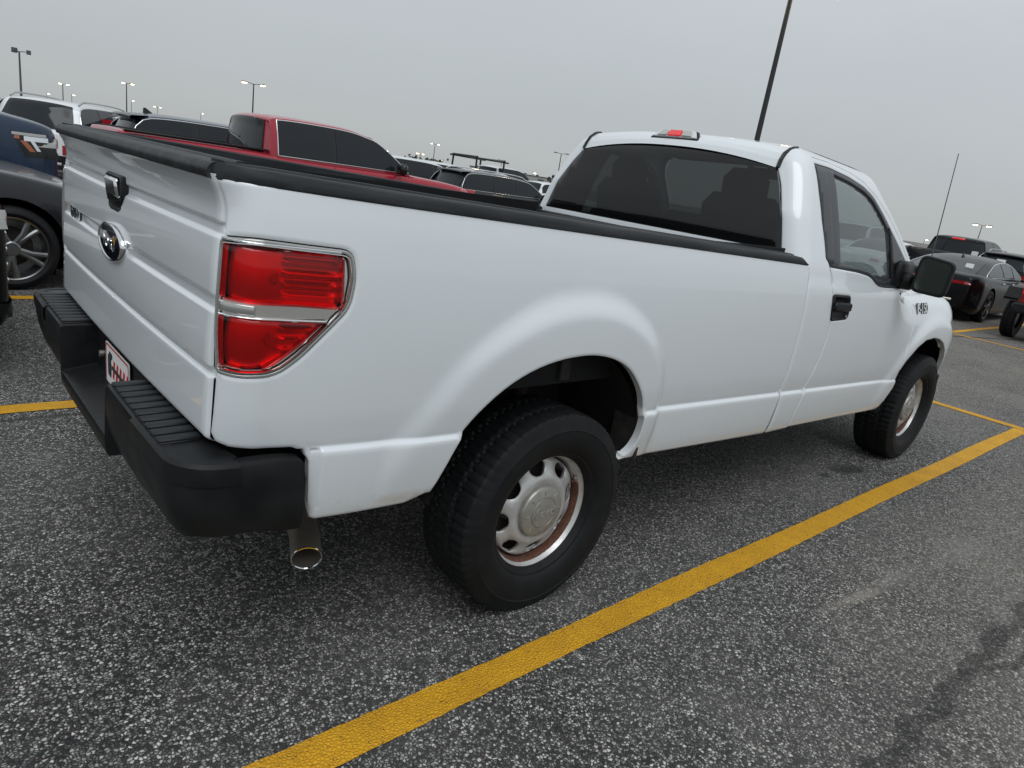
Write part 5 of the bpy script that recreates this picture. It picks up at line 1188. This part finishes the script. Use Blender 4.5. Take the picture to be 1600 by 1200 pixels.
# ------------------------------------------------------------------ lamp posts, far building, trees
def lamp_post(x, y, H_, label, heads=2, lit=True, r=.09, arm=.9, yaw=0.0, hs=1.0, group='tall lighting posts across the lot', mt='pole', flood=False):
    root = tag(empty('lamp_post', (x, y, 0), yaw), label, 'lamp post', group)
    q = MB(); q.tube([(0, 0, 0), (0, 0, H_)], [r*1.25, r*.8], 10); q.obj('pole', mt, root)
    q = MB(); q.lathe([(r*3, 0), (r*3, .6), (r*2.4, .66), (.01, .66)], 20, 'z'); q.obj('concrete_base', 'bldg', root)
    for k in range(heads):
        a = 2*PI*k/heads; dx, dy = math.cos(a), math.sin(a); q = MB(); q.tube([(0, 0, H_-.1), (dx*arm*.5, dy*arm*.5, H_+.02), (dx*arm, dy*arm, H_+.05)], r*.4, 8); q.obj('arm', mt, root)
        c = Vector((dx*(arm+.3*hs), dy*(arm+.3*hs), H_+.06)); q = MB(); q.box(c, (.75*hs, .42*hs, .16*hs) if not flood else (.5*hs, .5*hs, .5*hs), Matrix.Rotation(a, 3, 'Z'), bev=.04); hd = q.obj('lamp_head', mt, root)
        if lit: q = MB(); q.box(c-Vector((0, 0, .10*hs)), (.62*hs, .34*hs, .10*hs), Matrix.Rotation(a, 3, 'Z'), bev=.03*hs); q.obj('lamp_face', 'lampglow2', hd)
    return root
def at(az, d): return (CAM[0]+d*math.cos(R(az)), CAM[1]+d*math.sin(R(az)))
lamp_post(17.5, 146.3, 9.15, 'grey unlit floodlight post at the far left of the sky', 3, False, 0.16, 0.9, R(-7), 1.3, mt='pole', flood=True)
lamp_post(41.7, 253.9, 8.02, 'lit triple headed post left of the tallest lit one above the white wagon', 3, True, 0.13, 0.9, R(-10), 1.2, mt='bpole', flood=False)
lamp_post(68.0, 452.2, 6.95, 'faint lit lamp just above the white wagon roof', 1, True, 0.1, 0.5, R(-9), 1.6, mt='bpole', flood=False)
lamp_post(71.9, 411.0, 7.78, 'small single lamp close to the right of the leftmost lit triple post', 1, True, 0.12, 0.5, R(-10), 1.6, mt='bpole', flood=False)
lamp_post(41.9, 182.5, 8.72, 'lit triple headed post above the slate blue crossover antenna', 3, True, 0.12, 0.9, R(-13), 1.0, mt='bpole', flood=False)
lamp_post(87.3, 367.0, 8.93, 'thin small lit lamp touching the triple headed post on its right', 1, True, 0.1, 0.5, R(-14), 1.0, mt='bpole', flood=False)
lamp_post(108.0, 403.0, 8.74, 'small post with a lamp above the slate blue crossover roof', 2, True, 0.11, 0.9, R(-15), 1.2, mt='bpole', flood=False)
lamp_post(121.2, 378.2, 8.80, 'small dim lamp left of the red pickup rear window', 1, True, 0.1, 0.5, R(-18), 1.0, mt='bpole', flood=False)
lamp_post(38.3, 100.0, 8.51, 'bright lit post rising behind the red pickup roof', 2, True, 0.1, 0.9, R(-21), 1.0, mt='bpole', flood=False)
lamp_post(287.6, 477.0, 6.89, 'tiny double lamp right of the red pickup roof slope', 2, True, 0.13, 0.9, R(-31), 1.3, mt='bpole', flood=False)
lamp_post(220.6, 330.0, 6.56, 'brightest low lamp above the small trees', 2, True, 0.13, 0.9, R(-34), 2.0, mt='bpole', flood=False)
lamp_post(135.3, 194.6, 8.24, 'tall double headed post beside the small trees', 2, True, 0.11, 0.9, R(-35), 1.0, mt='bpole', flood=False)
lamp_post(322.7, 454.0, 6.28, 'tiny lamp right of the tall post beside the trees', 1, True, 0.12, 0.5, R(-35), 1.2, mt='bpole', flood=False)
lamp_post(191.7, 226.9, 7.85, 'plain post in front of the long pale building', 2, False, 0.11, 0.9, R(-40), 1.0, mt='pole', flood=False)
lamp_post(103.8, 104.1, 7.76, 'dark unlit double headed post left of the white truck cab', 2, False, 0.1, 0.9, R(-45), 1.0, mt='bpole', flood=False)
lamp_post(310.5, 335.4, 6.53, 'warm lamp low in front of the long pale building', 1, True, 0.12, 0.5, R(-43), 2.2, mt='bpole', flood=False)
lamp_post(191.4, 49.6, 7.46, 'bright lit post above the charcoal pickup at right', 2, True, 0.1, 0.9, R(-75), 1.6, mt='bpole', flood=False)
lamp_post(530.5, 171.9, 3.81, 'lamp glowing low behind the white SUV at right', 1, True, 0.12, 0.5, R(-72), 2.6, mt='bpole', flood=False)
lamp_post(18.89, 9.86, 7.98, 'black lamp post rising out of the picture behind the truck roof', 2, True, .085, .75, R(121), 1.0, group=None, mt='bpole')
BA, BB = (200.1, 258.6), (237.7, 224.7)
TREES = [(111.4, 174.5, 3.0), (111.1, 168.7, 3.4), (110.4, 163.1, 3.0), (120.7, 174.3, 4.2), (119.6, 168.9, 3.6), (82.7, 82.8, 2.4), (87.3, 85.3, 2.8), (235.8, 103.3, 4.0), (228.4, 65.7, 3.2)]
BC = ((BA[0]+BB[0])/2, (BA[1]+BB[1])/2); BL = math.dist(BA, BB); BR = math.atan2(BB[1]-BA[1], BB[0]-BA[0])
wh = tag(empty('warehouse', (BC[0], BC[1], 0), BR), 'long low pale warehouse with small roof vents on the horizon', 'building')
q = MB(); q.box((0, 10, 1.9), (BL, 20, 3.8)); q.obj('wall', 'bldg', wh, smooth=False)
q = MB(); q.box((0, 10, 3.9), (BL+.6, 20.6, .22)); q.obj('roof', 'pole', wh, smooth=False)
for k in range(9):
    q = MB(); q.box((-BL/2+3+k*BL/9, 4, 4.25), (1.2, 1.2, .5), bev=.1); q.obj('roof_vent', 'dark', wh)
for k in range(7):
    q = MB(); q.box((-BL/2+4+k*BL/7, -.04, 1.6), (2.6, .06, 2.4)); q.obj('loading_door', 'pole', wh, smooth=False)
def tree(x, y, h, seed, lb):
    rn = random.Random(seed); root = tag(empty('tree', (x, y, 0)), lb, 'tree', 'low dark trees at the horizon')
    q = MB(); q.tube([(0, 0, 0), (.1, 0, h*.35), (0, .1, h*.8)], [.16, .12, .04], 7)
    for k in range(4): a = k*1.6; q.tube([(0, 0, h*.35), (math.cos(a)*h*.28, math.sin(a)*h*.28, h*.62)], [.07, .02], 5)
    q.obj('trunk', 'bark', root)
    V = []; F = []
    for c in range(26):
        cx, cy, cz, cr = rn.gauss(0, h*.26), rn.gauss(0, h*.26), h*.58+rn.gauss(0, h*.16), h*rn.uniform(.08, .17)
        for k in range(34):
            d_ = Vector((rn.gauss(0, 1), rn.gauss(0, 1), rn.gauss(0, .8))).normalized()*cr*rn.uniform(.6, 1.05); p = Vector((cx, cy, max(.3, cz)))+d_; s_ = .17
            a = Vector((rn.uniform(-1, 1), rn.uniform(-1, 1), rn.uniform(-1, 1)))*s_; b = Vector((rn.uniform(-1, 1), rn.uniform(-1, 1), rn.uniform(-1, 1)))*s_
            n = len(V); V += [p-a, p+b, p+a, p-b]; F.append((n, n+1, n+2, n+3))
    link('crown', mesh('crown', V, F, False), 'leaf', root)
tl_ = ['leftmost low tree just right of the red pickup', 'second small tree right of the red pickup', 'middle low tree under the brightest low lamp', 'largest of the small trees beside the tall post', 'rightmost low tree beside the tall lamp post', 'dark bush left of the white truck cab window', 'bush against the white truck cab pillar', 'tree at the horizon hidden by the truck cab', 'tree far off behind the charcoal pickup']
for k, (x, y, h_) in enumerate(TREES): tree(x, y, h_, k+3, tl_[k])
